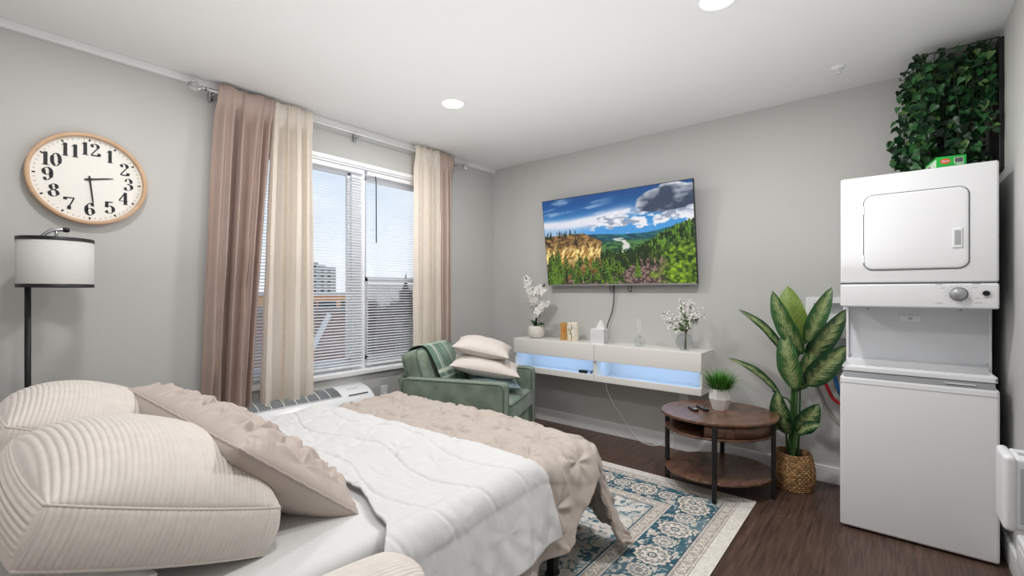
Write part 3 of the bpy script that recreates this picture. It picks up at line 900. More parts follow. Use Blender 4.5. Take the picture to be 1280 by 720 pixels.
# ================================================================== ARMCHAIR
def armchair():
    t = thing('armchair', 'green velvet armchair with piped edges in the corner by the window', 'armchair', (.765, -1.11, 0), math.radians(22))
    def L(mb, n, m, p=t): return mb.build(n, m, p, False)
    def arm(sy):
        y0, y1 = (.315, .43) if sy > 0 else (-.43, -.315)
        a = L(MB().box((-.40, y0, .10), (.42, y1, .645), .022), 'arm', M['green'])
        m = MB()
        for y in (y0 + .004, y1 - .004):
            m.tube([(-.395, y, .12), (-.396, y, .60), (-.38, y, .635), (-.35, y, .642), (.37, y, .642), (.405, y, .635), (.416, y, .60), (.416, y, .12)], .006, 8)
        L(m, 'arm_piping', M['greend'], a)
    arm(1); arm(-1)
    L(MB().box((-.36, -.315, .11), (.395, .315, .33), .02), 'seat_base', M['green'])
    # seat cushion with crown
    mb = MB(); vs, fs = rounded_box((-.22, -.312, .325), (.435, .312, .475), .045, 6)
    vs = [(x, y, z + .025 * max(0, 1 - (y / .31) ** 2) * max(0, 1 - ((x - .1) / .33) ** 2) * (1 if z > .4 else 0)) for x, y, z in vs]
    sc = L(mb.raw(vs, fs, True), 'seat_cushion', M['green'])
    m = MB().tube([(-.2, -.308, .468), (.40, -.308, .468), (.428, -.28, .466), (.43, .28, .466), (.40, .308, .468), (-.2, .308, .468)], .006, 8)
    L(m, 'seat_piping', M['greend'], sc)
    # back shell and cushion, reclined
    R = Matrix.Translation((-.235, 0, .275)) @ Matrix.Rotation(math.radians(-19), 4, 'Y')
    L(MB().box((-.145, -.335, -.16), (-.075, .335, .43), .03).xf(R), 'back_shell', M['green'])
    vs, fs = rounded_box((-.07, -.335, .03), (.11, .335, .585), .06, 6)
    vs = [(x + (.035 * max(0, 1 - (y / .33) ** 2) * max(0, 1 - ((z - .3) / .29) ** 2) if x > 0 else 0), y, z) for x, y, z in vs]
    bc = L(MB().raw(vs, fs, True).xf(R), 'back_cushion', M['green'])
    m = MB()
    for x in (-.045, .085):
        pts = [(x, -.318, .06), (x, -.331, .10), (x, -.331, .52), (x, -.31, .568), (x, -.27, .58), (x, .27, .58), (x, .31, .568), (x, .331, .52), (x, .331, .10), (x, .318, .06)]
        m.tube(pts, .006, 8)
    L(m.xf(R), 'back_piping', M['greend'], bc)
    for x in (-.33, .36):
        for y in (-.36, .36):
            L(MB().tube([(x, y, .0), (x, y, .105)], [.016, .024], 12), 'leg', M['black'])
    # plaid throw over the back
    th = thing('throw_blanket', 'green plaid throw draped over the armchair back', 'blanket', (.765, -1.11, .5), math.radians(22))
    MW[th.name] = Matrix.Translation((.765, -1.11, 0)) @ Matrix.Rotation(math.radians(22), 4, 'Z')
    th.location = (.765, -1.11, 0)
    path = curve_pts([(-.088, 0, .20), (-.09, 0, .52), (-.05, 0, .600), (.03, 0, .607), (.105, 0, .585), (.142, 0, .50), (.158, 0, .34), (.160, 0, .22)], 70)
    n = len(path); ny = 60
    P = np.zeros((n, ny, 3)); C = np.zeros((n, ny, 3))
    for i, p in enumerate(path):
        for j in range(ny):
            y = -.20 + .40 * j / (ny - 1) + .02 * math.sin(i * .09)
            w = .006 * (float(fbm(i * .06, y * 7, 3)) - .2) + (.0 if abs(y) < .26 else -.01)
            q = R @ Vector((p.x + w + .002, y, p.z + w * .5))
            P[i, j] = q
    ii = np.arange(n)[:, None]; jj = np.arange(ny)[None, :]
    base = np.array(rgb(126, 150, 136)[:3]); dark = np.array(rgb(94, 122, 108)[:3]); lite = np.array(rgb(206, 214, 200)[:3])
    C[:] = base
    C[((jj // 10) % 2 == 0) & (ii >= 0)] = base * .5 + dark * .5
    C[((ii // 10) % 2 == 0) & (jj >= 0)] *= .85
    C[(np.isin(jj % 30, (13, 14, 18)) & (ii >= 0))] = lite
    C[(np.isin(ii % 26, (12, 13, 17)) & (jj >= 0))] = lite
    o = MB().grid(P, col=C).build('cloth', M['throw'], th, False, True)
    so = o.modifiers.new('thick', 'SOLIDIFY'); so.thickness = .006; so.offset = 1
    # cushions piled on the seat
    rt = math.atan2(.64, .77)
    def place(cx, cy, cz, yaw, pitch, roll):
        return Matrix.Translation((cx, cy, cz)) @ Matrix.Rotation(yaw, 4, 'Z') @ Matrix.Rotation(pitch, 4, 'Y') @ Matrix.Rotation(roll, 4, 'X')
    simple_cushion('cushion', 'blue-grey patterned cushion, lowest of the pile on the armchair', 'cushion', M['blue_cush'], .42, .36, .11, place(.87, -.965, .555, rt + .1, .10, .0), 'cushions on the armchair', 5)
    simple_cushion('cushion', 'beige cushion in the middle of the pile on the armchair', 'cushion', M['beige_cush'], .56, .44, .17, place(.80, -.985, .685, rt + .02, .17, .05), 'cushions on the armchair', 6)
    simple_cushion('cushion', 'beige textured cushion on top of the pile on the armchair', 'cushion', M['beige_cush'], .47, .42, .16, place(.745, -.955, .832, rt - .05, .20, .08), 'cushions on the armchair', 7)

# ================================================================== TELEVISION
def tv_picture(nx, ny):
    u = (np.arange(nx) / (nx - 1))[:, None] + np.zeros((1, ny)); v = 1 - (np.arange(ny) / (ny - 1))[None, :] + np.zeros((nx, 1))
    c3 = lambda r, g, b: np.array([r, g, b], float)
    def mixc(img, col, m): return img * (1 - m[..., None]) + np.asarray(col) * m[..., None]
    img = np.zeros((nx, ny, 3))
    k = sstep(0, .42, v)[..., None]
    img[:] = c3(26, 74, 134) * (1 - k) + c3(72, 150, 214) * k
    # cirrus sheets
    ci = fbm(u * 3.5 - v * 4, v * 16 + u * 2, 3, 5)
    band = np.exp(-((v - (.30 - .10 * u + .03 * np.sin(u * 6))) / .055) ** 2) * sstep(.72, .5, u)
    img = mixc(img, c3(222, 222, 232), np.clip(band * (.75 + 1.3 * ci), 0, 1))
    wisps = sstep(.5, .78, fbm(u * 7, v * 22 + u * 3, 9, 5)) * sstep(.2, .1, np.abs(v - .1)) * .55 * sstep(.6, .35, u)
    img = mixc(img, c3(196, 208, 228), wisps)
    haze = sstep(.28, .40, v) * sstep(.45, .05, u) * (.35 + .6 * ci)
    img = mixc(img, c3(188, 200, 222), np.clip(haze, 0, .85))
    # cumulus
    cu = fbm(u * 16, v * 22, 14, 6) - np.abs(v - (.335 - .06 * sstep(.4, .9, u) * 0)) * 3.6 + .12 * sstep(.35, .5, u)
    m = sstep(.36, .47, cu) * sstep(.30, .42, u)
    shade = fbm(u * 18, v * 26 + 3, 19, 4)
    img = mixc(img, c3(232, 232, 238), m); img = mixc(img, c3(120, 134, 160), m * sstep(.5, .7, shade) * .8)
    # second band of cumulus on the right
    cu = fbm(u * 17 + 5, v * 22, 24, 6) - np.abs(v - .22 - .06 * (1 - u)) * 4.2
    m = sstep(.32, .44, cu) * sstep(.62, .72, u)
    img = mixc(img, c3(224, 226, 234), m); img = mixc(img, c3(110, 124, 150), m * sstep(.48, .66, fbm(u * 16, v * 24, 44)) * .8)
    # big dark cloud upper right
    rr = ((u - .87) / .20) ** 2 + ((v - .14 + .05 * (u - .87)) / .135) ** 2 + .9 * (fbm(u * 9, v * 12, 31, 5) - .5)
    m = sstep(1.12, .92, rr)
    inner = sstep(.25, .75, fbm(u * 13, v * 18, 35, 6))
    cc = np.clip(-.05 + .75 * (inner - .3) + 1.6 * (.13 - v) + .75 * np.maximum(rr - .45, 0) * (v < .2), 0, 1)[..., None]
    img = img * (1 - m[..., None]) + (c3(58, 70, 92) * (1 - cc) + c3(236, 236, 240) * cc) * m[..., None]
    # far ridge
    ridge = .445 - .02 * np.sin(u * 7) - .045 * sstep(.7, 1.0, u) + .008 * fbm(u * 30, 0 * v, 2)
    m = sstep(-.004, .004, v - ridge)
    hc = sstep(.30, .68, fbm(u * 34, v * 60 - u * 20, 52, 5))[..., None]
    img = img * (1 - m[..., None]) + (c3(18, 58, 84) * (1 - hc) + c3(44, 104, 104) * hc) * m[..., None]
    m = sstep(.52, .60, v + .04 * fbm(u * 9, v * 9, 4)) * sstep(.3, .4, u)
    gv = sstep(.3, .7, fbm(u * 40, v * 60, 53, 4))[..., None]; img = img * (1 - m[..., None] * .9) + (c3(30, 70, 48) * (1 - gv) + c3(96, 136, 66) * gv) * m[..., None] * .9
    # river flats
    rc = .505 + .06 * np.sin((v - .5) * 16) + .03
    wdt = .012 + .05 * sstep(.72, .52, v) * fbm(u * 12, v * 18, 7)
    m = sstep(wdt, wdt * .5, np.abs(u - rc)) * sstep(.49, .515, v) * sstep(.70, .66, v) * sstep(.3, .5, fbm(u * 20, v * 50, 66))
    img = mixc(img, c3(214, 212, 206), m)
    # forested slope from the right
    edge = .70 - .30 * sstep(.5, 1.02, u) - .02 * np.abs(np.sin(u * 160 + 3 * vnoise(u * 30, 0 * v, 3))) - .03 * fbm(u * 40, 0 * v, 5)
    m = sstep(0, .01, v - edge)
    tx = .25 * np.abs(np.sin(u * 190 + 9 * fbm(u * 20, v * 8, 12))) + 1.25 * (fbm(u * 70, v * 30, 71, 5) - .28)
    tx = sstep(.1, .8, tx)[..., None]
    fc = c3(14, 34, 16) * (1 - tx) + c3(104, 144, 46) * tx
    img = img * (1 - m[..., None]) + fc * m[..., None]
    # cliff on the left
    top = .415 + .02 * np.abs(u - .22) + .55 * np.maximum(u - .30, 0) ** 1.0 * 1.4 - .012 * fbm(u * 40, 0 * v, 6)
    right = .43 - .05 * (v - .62) ** 2 * 10 + .03 * (fbm(0 * u, v * 14, 4) - .5)
    m = sstep(0, .01, v - top) * sstep(.012, -.012, u - right)
    st = fbm(u * 80 + v * 30, v * 18 - u * 8, 81, 5); st2 = fbm(u * 34, v * 60 + u * 10, 83, 5)
    yl = sstep(.52, .64, v + .1 * (st - .5)) * sstep(.86, .70, v + .14 * u + .1 * (st - .5))
    st2 = sstep(.25, .75, st2); base = c3(84, 64, 42) * (1 - st2[..., None]) + c3(168, 130, 78) * st2[..., None]
    rock = base * (1 - yl[..., None]) + (c3(150, 104, 44) * (1 - sstep(.3, .68, st)[..., None]) + c3(255, 230, 150) * sstep(.3, .68, st)[..., None]) * yl[..., None]
    dk = sstep(.58, .72, fbm(u * 60 - v * 14, v * 26, 88, 5)); rock = rock * (1 - .55 * dk[..., None])
    low = sstep(.76, .88, v); rock = rock * (1 - low[..., None] * .5) + c3(104, 60, 34) * low[..., None] * .5
    img = img * (1 - m[..., None]) + rock * m[..., None]
    # foreground scree
    fg = .86 - .08 * np.exp(-((u - .74) / .10) ** 2) * 2.0 + .02 * fbm(u * 30, 0 * v, 9) - .06 * sstep(.5, .7, u) + .12 * sstep(.35, .0, u)
    m = sstep(0, .03, v - fg) * sstep(.10, .2, u)
    rk = sstep(.28, .72, fbm(u * 90, v * 60, 92, 4))[..., None]
    img = img * (1 - m[..., None]) + (c3(62, 50, 52) * (1 - rk) + c3(150, 124, 112) * rk) * m[..., None]
    # conifers
    rs = np.random.default_rng(4)
    trees = [(rs.uniform(.0, .62), rs.uniform(.76, 1.0), rs.uniform(.06, .15)) for _ in range(150)] + [(rs.uniform(.02, .10), rs.uniform(.9, 1.05), rs.uniform(.25, .4)) for _ in range(10)] + [(rs.uniform(.0, .26), rs.uniform(.40, .47), rs.uniform(.03, .07)) for _ in range(22)] + [(.66, .93, .21)]
    trees += [(rs.uniform(.42, .8), rs.uniform(.66, .82), rs.uniform(.05, .09)) for _ in range(150)]
    trees.sort(key=lambda q: q[1])
    for (tx_, tb, h) in trees:
        if .56 < tx_ < .8 and tb > .85 and abs(tx_ - .66) > .004: continue
        dy = (v - (tb - h)) / h
        w = np.clip(dy, 0, 1) * h * .13 * (.75 + .5 * vnoise(u * 200, v * 90, int(tx_ * 1000)))
        m = ((np.abs(u - tx_) < w) & (dy > 0) & (dy < 1)).astype(float)
        lit = np.clip(.12 + (fbm(u * 110, v * 80, int(tx_ * 997)) - .32) * 2.4 + rs.uniform(-.15, .35), 0, 1)[..., None] * (0.9 if h > .09 else .25)
        col = c3(14, 28, 14) * (1 - lit) + c3(108, 140, 46) * lit
        img = img * (1 - m[..., None]) + col * m[..., None]
    # bright bush lower right
    bb = .52 + .22 * np.abs(u - 1.0) ** .7 * 1.6 + .10 * (fbm(u * 16, v * 16, 99) - .5)
    m = sstep(0, .03, v - bb) * sstep(.76, .86, u + .20 * (fbm(u * 12, v * 12, 101) - .5) + .1 * (v - .75))
    lf = sstep(.22, .80, fbm(u * 60, v * 42, 105, 5) * .75 + .25 * fbm(u * 14, v * 12, 107, 2))[..., None]
    img = img * (1 - m[..., None]) + (c3(22, 44, 14) * (1 - lf) + c3(146, 182, 48) * lf) * m[..., None]
    return s2l(np.clip(img, 0, 255))

def television():
    W, H = 1.438, .828
    t = thing('television', 'large flat television tilted down on the wall, showing a mountain valley', 'television', (1.515, -.07, 1.357))
    R = Matrix.Translation((1.515, -.075, 1.357)) @ Matrix.Rotation(math.radians(7.6), 4, 'X')
    MB().box((-W / 2, 0, 0), (W / 2, .028, H), .004).xf(R).build('frame', M['tvframe'], t)
    MB().box((-W * .36, .025, .07), (W * .36, .05, H * .55), .012).xf(R).build('rear_housing', M['blackp'], t)
    nx, ny = 460, 260
    C = tv_picture(nx, ny)
    X = np.linspace(-W / 2 + .006, W / 2 - .006, nx)[:, None] + np.zeros((1, ny)); Z = np.linspace(.016, H - .006, ny)[None, :] + np.zeros((nx, 1))
    P = np.stack([X, np.full_like(X, -.0012), Z], -1)
    MB().grid(P, smooth=False, col=C).xf(R).build('screen', M['tv'], t, True, True)
    MB().box((-W / 2 + .004, -.003, .002), (W / 2 - .004, 0, .014), .001).xf(R).build('lower_bezel', M['silver'], t)
    MB().box((-.22, .045, .22), (.22, .16, .52), .01).xf(R).box((1.25, -.03, 1.45), (1.78, -.001, 1.85), .004).build('wall_mount', M['black'], t)
    for x in (-.06, .118):
        m = MB()
        m.tube(curve_pts([(x, .04, .03), (x - .006, .035, -.03), (x + .004, .034, -.055), (x + .022, .034, -.05), (x + .026, .036, .03)], 20), .0035, 6)
        m.xf(R).build('pull_strap', M['blackp'], t)
    c = tag(MB().tube(curve_pts([(1.50, -.055, 1.37), (1.487, -.03, 1.25), (1.465, -.02, 1.13), (1.42, -.025, 1.0), (1.415, -.03, .92), (1.42, -.02, .8505)], 40), .0045, 8).build('television_cable', M['blackp']), 'black cord dropping from the television to the console', 'cable')

# ================================================================== CONSOLE AND DECOR
CT = .848
def console():
    xs = ((.54, 1.434), (1.436, 2.33))
    for k, (a, b) in enumerate(xs):
        t = thing('floating_console', ('white floating console unit with blue light, left half by the armchair', 'white floating console unit with blue light, right half by the round table')[k], 'console', ((a + b) / 2, -.15, .53), 0, 'floating console units')
        th = .016
        m = MB()
        m.box((a, -.30, .832), (b, -.001, CT), .002); m.box((a, -.30, .53), (b, -.001, .55), .002)
        m.box((a, -.282, .55), (a + th, -.001, .832)); m.box((b - th, -.282, .55), (b, -.001, .832))
        m.box((a + th, -.012, .55), (b - th, -.001, .832))
        m.build('body', M['white_gloss'], t)
        MB().box((a + .001, -.302, .705), (b - .001, -.284, .847), .002).build('flap_door', M['white_gloss'], t)
        MB().box((a + .001, -.302, .531), (b - .001, -.284, .585), .002).build('lower_rail', M['white_gloss'], t)
        MB().box((a + th, -.27, .712), (b - th, -.012, .722)).build('inner_shelf', M['white_gloss'], t)
        MB().box((a + th + .01, -.266, .706), (b - th - .01, -.256, .7115)).build('led_strip', M['led'], t)
    cb = tag(MB().tube(curve_pts([(1.30, -.12, .556), (1.34, -.16, .59), (1.37, -.12, .60), (1.39, -.15, .558), (1.34, -.10, .558), (1.37, -.18, .572), (1.41, -.16, .59), (1.41, -.08, .56)], 70), .005, 8).build('coiled_cable', M['blackp']), 'dark coiled cable inside the left console slot', 'cable')
    m = MB().box((1.20, -.17, .551), (1.27, -.12, .585), .006).tube(curve_pts([(1.235, -.12, .57), (1.24, -.08, .575), (1.29, -.06, .556)], 14), .003, 6)
    tag(m.build('power_adapter', M['blackp']), 'small dark power adapter inside the left console slot', 'adapter')
    tag(MB().tube(curve_pts([(1.50, -.20, .529), (1.50, -.19, .45), (1.545, -.15, .32), (1.60, -.09, .20), (1.66, -.06, .10), (1.74, -.05, .02), (1.80, -.055, .006), (1.86, -.06, .006), (1.92, -.045, .02), (1.95, -.03, .05)], 70), .0035, 8).build('extension_cable', M['trim']), 'white cord hanging from the console to the floor', 'cord')
    tag(MB().tube(curve_pts([(2.09, -.008, .41), (2.07, -.03, .38), (2.055, -.03, .32), (2.04, -.024, .24), (2.03, -.024, .12), (2.035, -.03, .0035), (2.06, -.03, .0035)], 30), .003, 8).tube(curve_pts([(2.03, -.02, .40), (2.05, -.03, .365), (2.08, -.02, .385), (2.09, -.018, .41)], 20), .003, 8).build('thin_wire', M['trim']), 'thin white wire by the wall left of the round table', 'wire')

def flower(m, c, r, n, rng, open_=.6, petals=5, cup=.25):
    c = Vector(c); n = Vector(n).normalized(); a = n.orthogonal().normalized(); b = n.cross(a)
    for i in range(petals):
        an = 2 * PI * i / petals + rng.uniform(-.2, .2)
        d = a * math.cos(an) + b * math.sin(an); s = n.cross(d)
        w = r * .46
        pts = [c, c + d * r * .45 + s * w * .8 + n * r * cup * .4, c + d * r * .95 + s * w * .5 + n * r * cup, c + d * r * 1.02 + n * r * cup * .8, c + d * r * .95 - s * w * .5 + n * r * cup, c + d * r * .45 - s * w * .8 + n * r * cup * .4, c + d * r * .55 + n * r * cup * .1]
        m.raw(pts, [(0, 1, 6), (1, 2, 3, 6), (3, 4, 5, 6), (0, 6, 5)], True)

def small_leaf(m, base, tip, w, n, col=None, bend=.0, seg=6):
    base = Vector(base); tip = Vector(tip); ax = tip - base; L = ax.length; ax.normalize()
    n = Vector(n); n = (n - ax * n.dot(ax));
    if n.length < 1e-6: n = ax.orthogonal()
    n.normalize(); s = ax.cross(n)
    P = np.zeros((seg + 1, 3, 3))
    for i in range(seg + 1):
        t = i / seg; ww = w * .5 * (math.sin(PI * min(1, t * .94 + .06)) ** .75) * (1.15 - .4 * t)
        c = base + ax * L * t + n * bend * L * math.sin(PI * t)
        if i == seg: ww = 0.0005
        P[i, 0] = c + s * ww + n * ww * .25; P[i, 1] = c; P[i, 2] = c - s * ww + n * ww * .25
    cc = None if col is None else np.tile(np.asarray(col)[:3], (seg + 1, 3, 1))
    m.grid(P, col=cc)

def decor():
    rr = random.Random(11)
    # orchid
    x, y = .715, -.165
    t = thing('potted_orchid', 'white orchid in a pale round pot at the console left end', 'orchid', (x, y, CT))
    prof = [(0, .001), (.05, .001), (.07, .012), (.083, .045), (.084, .07), (.076, .10), (.066, .118), (.060, .12), (.058, .112), (0, .105)]
    MB().lathe(prof, 40, (x, y, CT)).build('pot', M['stone'], t)
    MB().lathe([(0, .113), (.04, .114), (.058, .110)], 20, (x, y, CT)).build('moss', M['soil'], t)
    stems = [[(x, y, CT + .11), (x - .005, y, CT + .26), (x - .01, y - .01, CT + .40), (x - .06, y - .02, CT + .52), (x - .115, y - .03, CT + .585)],
             [(x + .015, y, CT + .11), (x + .01, y - .01, CT + .26), (x + .02, y - .02, CT + .38), (x + .08, y - .03, CT + .47), (x + .13, y - .045, CT + .53)],
             [(x + .03, y, CT + .11), (x + .05, y - .02, CT + .20), (x + .09, y - .04, CT + .28), (x + .14, y - .05, CT + .33), (x + .20, y - .06, CT + .335)]]
    ms = MB(); mf = MB(); mbud = MB()
    for k, st in enumerate(stems):
        c = curve_pts(st, 40); ms.tube(c, .003, 6)
        start = .42 if k < 2 else .35
        nfl = 17 if k < 2 else 14
        for i in range(nfl):
            f = start + (.95 - start) * i / nfl; p = c[min(int(f * len(c)), len(c) - 1)]
            off = Vector((rr.uniform(-.035, .035), rr.uniform(-.045, .01), rr.uniform(-.03, .03)))
            nrm = Vector((rr.uniform(-.5, .5), -1, rr.uniform(-.4, .5)))
            flower(mf, p + off, rr.uniform(.034, .048) * (1.1 - .35 * f), nrm, rr, petals=5)
        for i in range(4):
            p = c[-1] + Vector((rr.uniform(-.02, .028), rr.uniform(-.02, .01), rr.uniform(-.028, .022)))
            MB().lathe([(0, -.009), (.007, -.003), (.007, .003), (0, .009)], 8, p).build('bud', M['bud'], t); ms.tube([c[-3], p], .0015, 4)
    ms.build('stems', M['twig'], t); mf.build('blossoms', M['petal'], t)
    for (dx, dy, dz, w) in ((.115, -.01, .01, .055), (-.05, -.03, .055, .03), (.05, -.05, .06, .05), (-.01, .03, .085, .035)):
        m = MB(); small_leaf(m, (x, y, CT + .112), (x + dx, y + dy, CT + .125 + dz), w, (0, -.6, 1), bend=.12); m.build('leaf', M['orchid_leaf'], t)
    MB().tube(curve_pts([(x - .02, y, CT + .11), (x - .06, y - .01, CT + .16), (x - .095, y - .01, CT + .18)], 14), .002, 5).build('aerial_root', M['twig'], t)
    # gold card
    t = thing('gold_card', 'small gold box standing beside the frosted candle jar', 'box', (1.035, -.15, CT))
    R = Matrix.Translation((1.035, -.15, CT)) @ Matrix.Rotation(math.radians(28), 4, 'Z')
    MB().box((-.036, -.018, 0), (.036, .018, .165), .003).xf(R).build('carton', M['gold'], t)
    m = MB().box((-.014, -.0195, .075), (.014, -.0178, .10), .0005)
    for i in range(3): m.box((-.02, -.0193, .108 + i * .005), (.02, -.0178, .110 + i * .005))
    m.xf(R).build('printed_mark', M['orange'], t)
    # frosted jar with branch relief
    x, y = 1.135, -.16
    t = thing('branch_jar', 'cream glass candle jar with a branch and blossom pattern', 'jar', (x, y, CT))
    MB().lathe([(0, .001), (.046, .001), (.052, .008), (.053, .06), (.053, .165), (.050, .17), (.048, .165), (.048, .02), (0, .02)], 36, (x, y, CT)).build('glass_jar', M['cream'], t)
    m = MB(); mf = MB()
    def on(a, z, r=.0545): return (x + r * math.cos(a), y + r * math.sin(a), CT + z)
    a0 = -PI / 2 + .25
    for path in ([(a0, .01), (a0 + .1, .05), (a0 - .1, .09), (a0 + .1, .13), (a0, .163)], [(a0 + .05, .04), (a0 + .5, .075)], [(a0 - .05, .085), (a0 - .6, .12)], [(a0 + .05, .11), (a0 + .55, .135)], [(a0 + .02, .06), (a0 - .5, .085)]):
        m.tube([on(a, z) for a, z in path], .0025, 5)
        e = path[-1]; flower(mf, on(e[0], e[1], .057), .016, (math.cos(e[0]), math.sin(e[0]), 0), rr, petals=5)
    for (a, z) in ((a0 + .6, .10), (a0 - .3, .14), (a0 + .35, .06)): flower(mf, on(a, z, .057), .014, (math.cos(a), math.sin(a), 0), rr)
    m.build('branch_relief', M['twig'], t); mf.build('blossom_relief', M['yellow'] if False else M['petal'], t)
    # tissue box
    x, y = 1.425, -.185; R = Matrix.Translation((x, y, CT)) @ Matrix.Rotation(math.radians(-2), 4, 'Z')
    t = thing('tissue_box', 'white patterned cube tissue box with a tissue pulled up', 'tissue box', (x, y, CT))
    s = .06; hh = .128
    R = Matrix.Translation((x, y, CT)) @ Matrix.Rotation(math.radians(8), 4, 'Z')
    MB().box((-s, -s, 0), (s, s, hh), .002, col=rgb(236, 236, 238)[:3]).xf(R).build('carton', M['pattern'], t, True, True)
    m = MB(); grey = rgb(168, 170, 176)[:3]
    for r in range(9):      # zig-zag rows on the left front, stripes on the right
        z = .012 + r * .013
        pts = [(-s + .006 + i * .0056, -s - .0006, z + (.004 if i % 2 else -.001)) for i in range(21)]
        m.tube(pts, .0011, 4, col=grey)
        m.box((s, -s + .006, z - .002), (s + .0008, s - .006, z + .002), col=rgb(120, 122, 128)[:3])
    m.xf(R).build('printed_pattern', M['pattern'], t, True, True)
    P = np.zeros((12, 24, 3))
    for i in range(12):
        f = i / 11
        for j in range(24):
            a = 2 * PI * j / 24
            r = (.034 * (1 - f) ** .8 + .003) * (1 + .25 * math.sin(3 * a + 2 * f))
            P[i, j] = (r * math.cos(a) * 1.1 + .012 * f, r * .45 * math.sin(a), hh + .075 * f + .004 * math.sin(2 * a) * (1 - f))
    MB().grid(P, wrapv=True, flip=True).xf(R).build('tissue', M['tissue'], t)
    # reed diffuser
    x, y = 1.80, -.185
    t = thing('reed_diffuser', 'clear glass reed diffuser with pale sticks', 'diffuser', (x, y, CT))
    m = MB(); vs, fs = rounded_box((x - .033, y - .033, CT + .0005), (x + .033, y + .033, CT + .075), .008, 3); m.raw(vs, fs, True)
    m.build('bottle', M['glass'], t)
    MB().lathe([(.014, .073), (.014, .092), (.010, .093), (.010, .073)], 18, (x, y, CT)).build('neck', M['glass'], t)
    m = MB()
    for (dx, dy, dz) in ((-.03, 0, .24), (-.022, .012, .235), (-.012, -.008, .215), (.006, .006, .20), (-.004, .014, .225)):
        m.tube([(x - dx * .5, y - dy * .5, CT + .012), (x + dx, y + dy, CT + dz)], .0016, 5)
    m.build('reeds', M['reed'], t)
    # vase with blossom sprigs
    x, y = 2.168, -.19
    t = thing('flower_vase', 'round clear glass vase with white blossom branches on the console', 'vase', (x, y, CT))
    R_ = .064
    prof = [(0, .001), (.03, .001)] + [(R_ * math.sin(a), R_ * (1 - math.cos(a)) + .002) for a in np.linspace(.55, 2.66, 18)] + [(.030, .128), (.028, .129)]
    inner = [(r - .003 if r > .003 else 0, z + (.003 if z < .06 else 0)) for r, z in prof[::-1] if r > .004]
    MB().lathe(prof + inner[1:], 40, (x, y, CT)).build('glass_bowl', M['glass'], t)
    ms = MB(); mf = MB(); ml = MB()
    br = [(-.15, .29, -.05), (-.155, .225, -.03), (-.10, .18, -.05), (-.02, .37, -.02), (.02, .36, -.06), (.07, .385, -.02), (.12, .31, -.05), (.155, .285, -.01), (.09, .27, -.06), (-.05, .26, -.07)]
    for (dx, dz, dy) in br:
        base = Vector((x + .008 + rr.uniform(-.01, .01), y, CT + .01)); neck = Vector((x + .012 + dx * .04, y, CT + .14)); fork = Vector((x + dx * .45 + .01, y + dy * .5, CT + .14 + (dz - .14) * .52)); tip = Vector((x + dx, y + dy, CT + dz))
        c = curve_pts([base, neck, fork, tip], 24); ms.tube(c, [.0026] * (len(c) // 2) + [.0017] * (len(c) - len(c) // 2), 5)
        for i in range(20):
            f = rr.uniform(.58, 1.0); p = c[min(int(f * len(c)), len(c) - 1)]
            off = Vector((rr.uniform(-.026, .026), rr.uniform(-.026, .026), rr.uniform(-.022, .026)))
            flower(mf, p + off, rr.uniform(.007, .012), off + Vector((0, -.03, .02)), rr, cup=.5)
            if i % 3 == 0: ms.tube([p, p + off], .0009, 4)
        for i in range(5):
            f = rr.uniform(.40, .85); p = c[int(f * (len(c) - 1))]
            d = Vector((rr.uniform(-1, 1), rr.uniform(-1, .4), rr.uniform(-.3, .9))).normalized() * rr.uniform(.025, .042)
            small_leaf(ml, p, p + d, .016, (0, -1, .4), bend=.1)
    ms.build('branches', M['twig'], t); mf.build('blossoms', M['petal'], t); ml.build('leaves', M['sprig_leaf'], t)

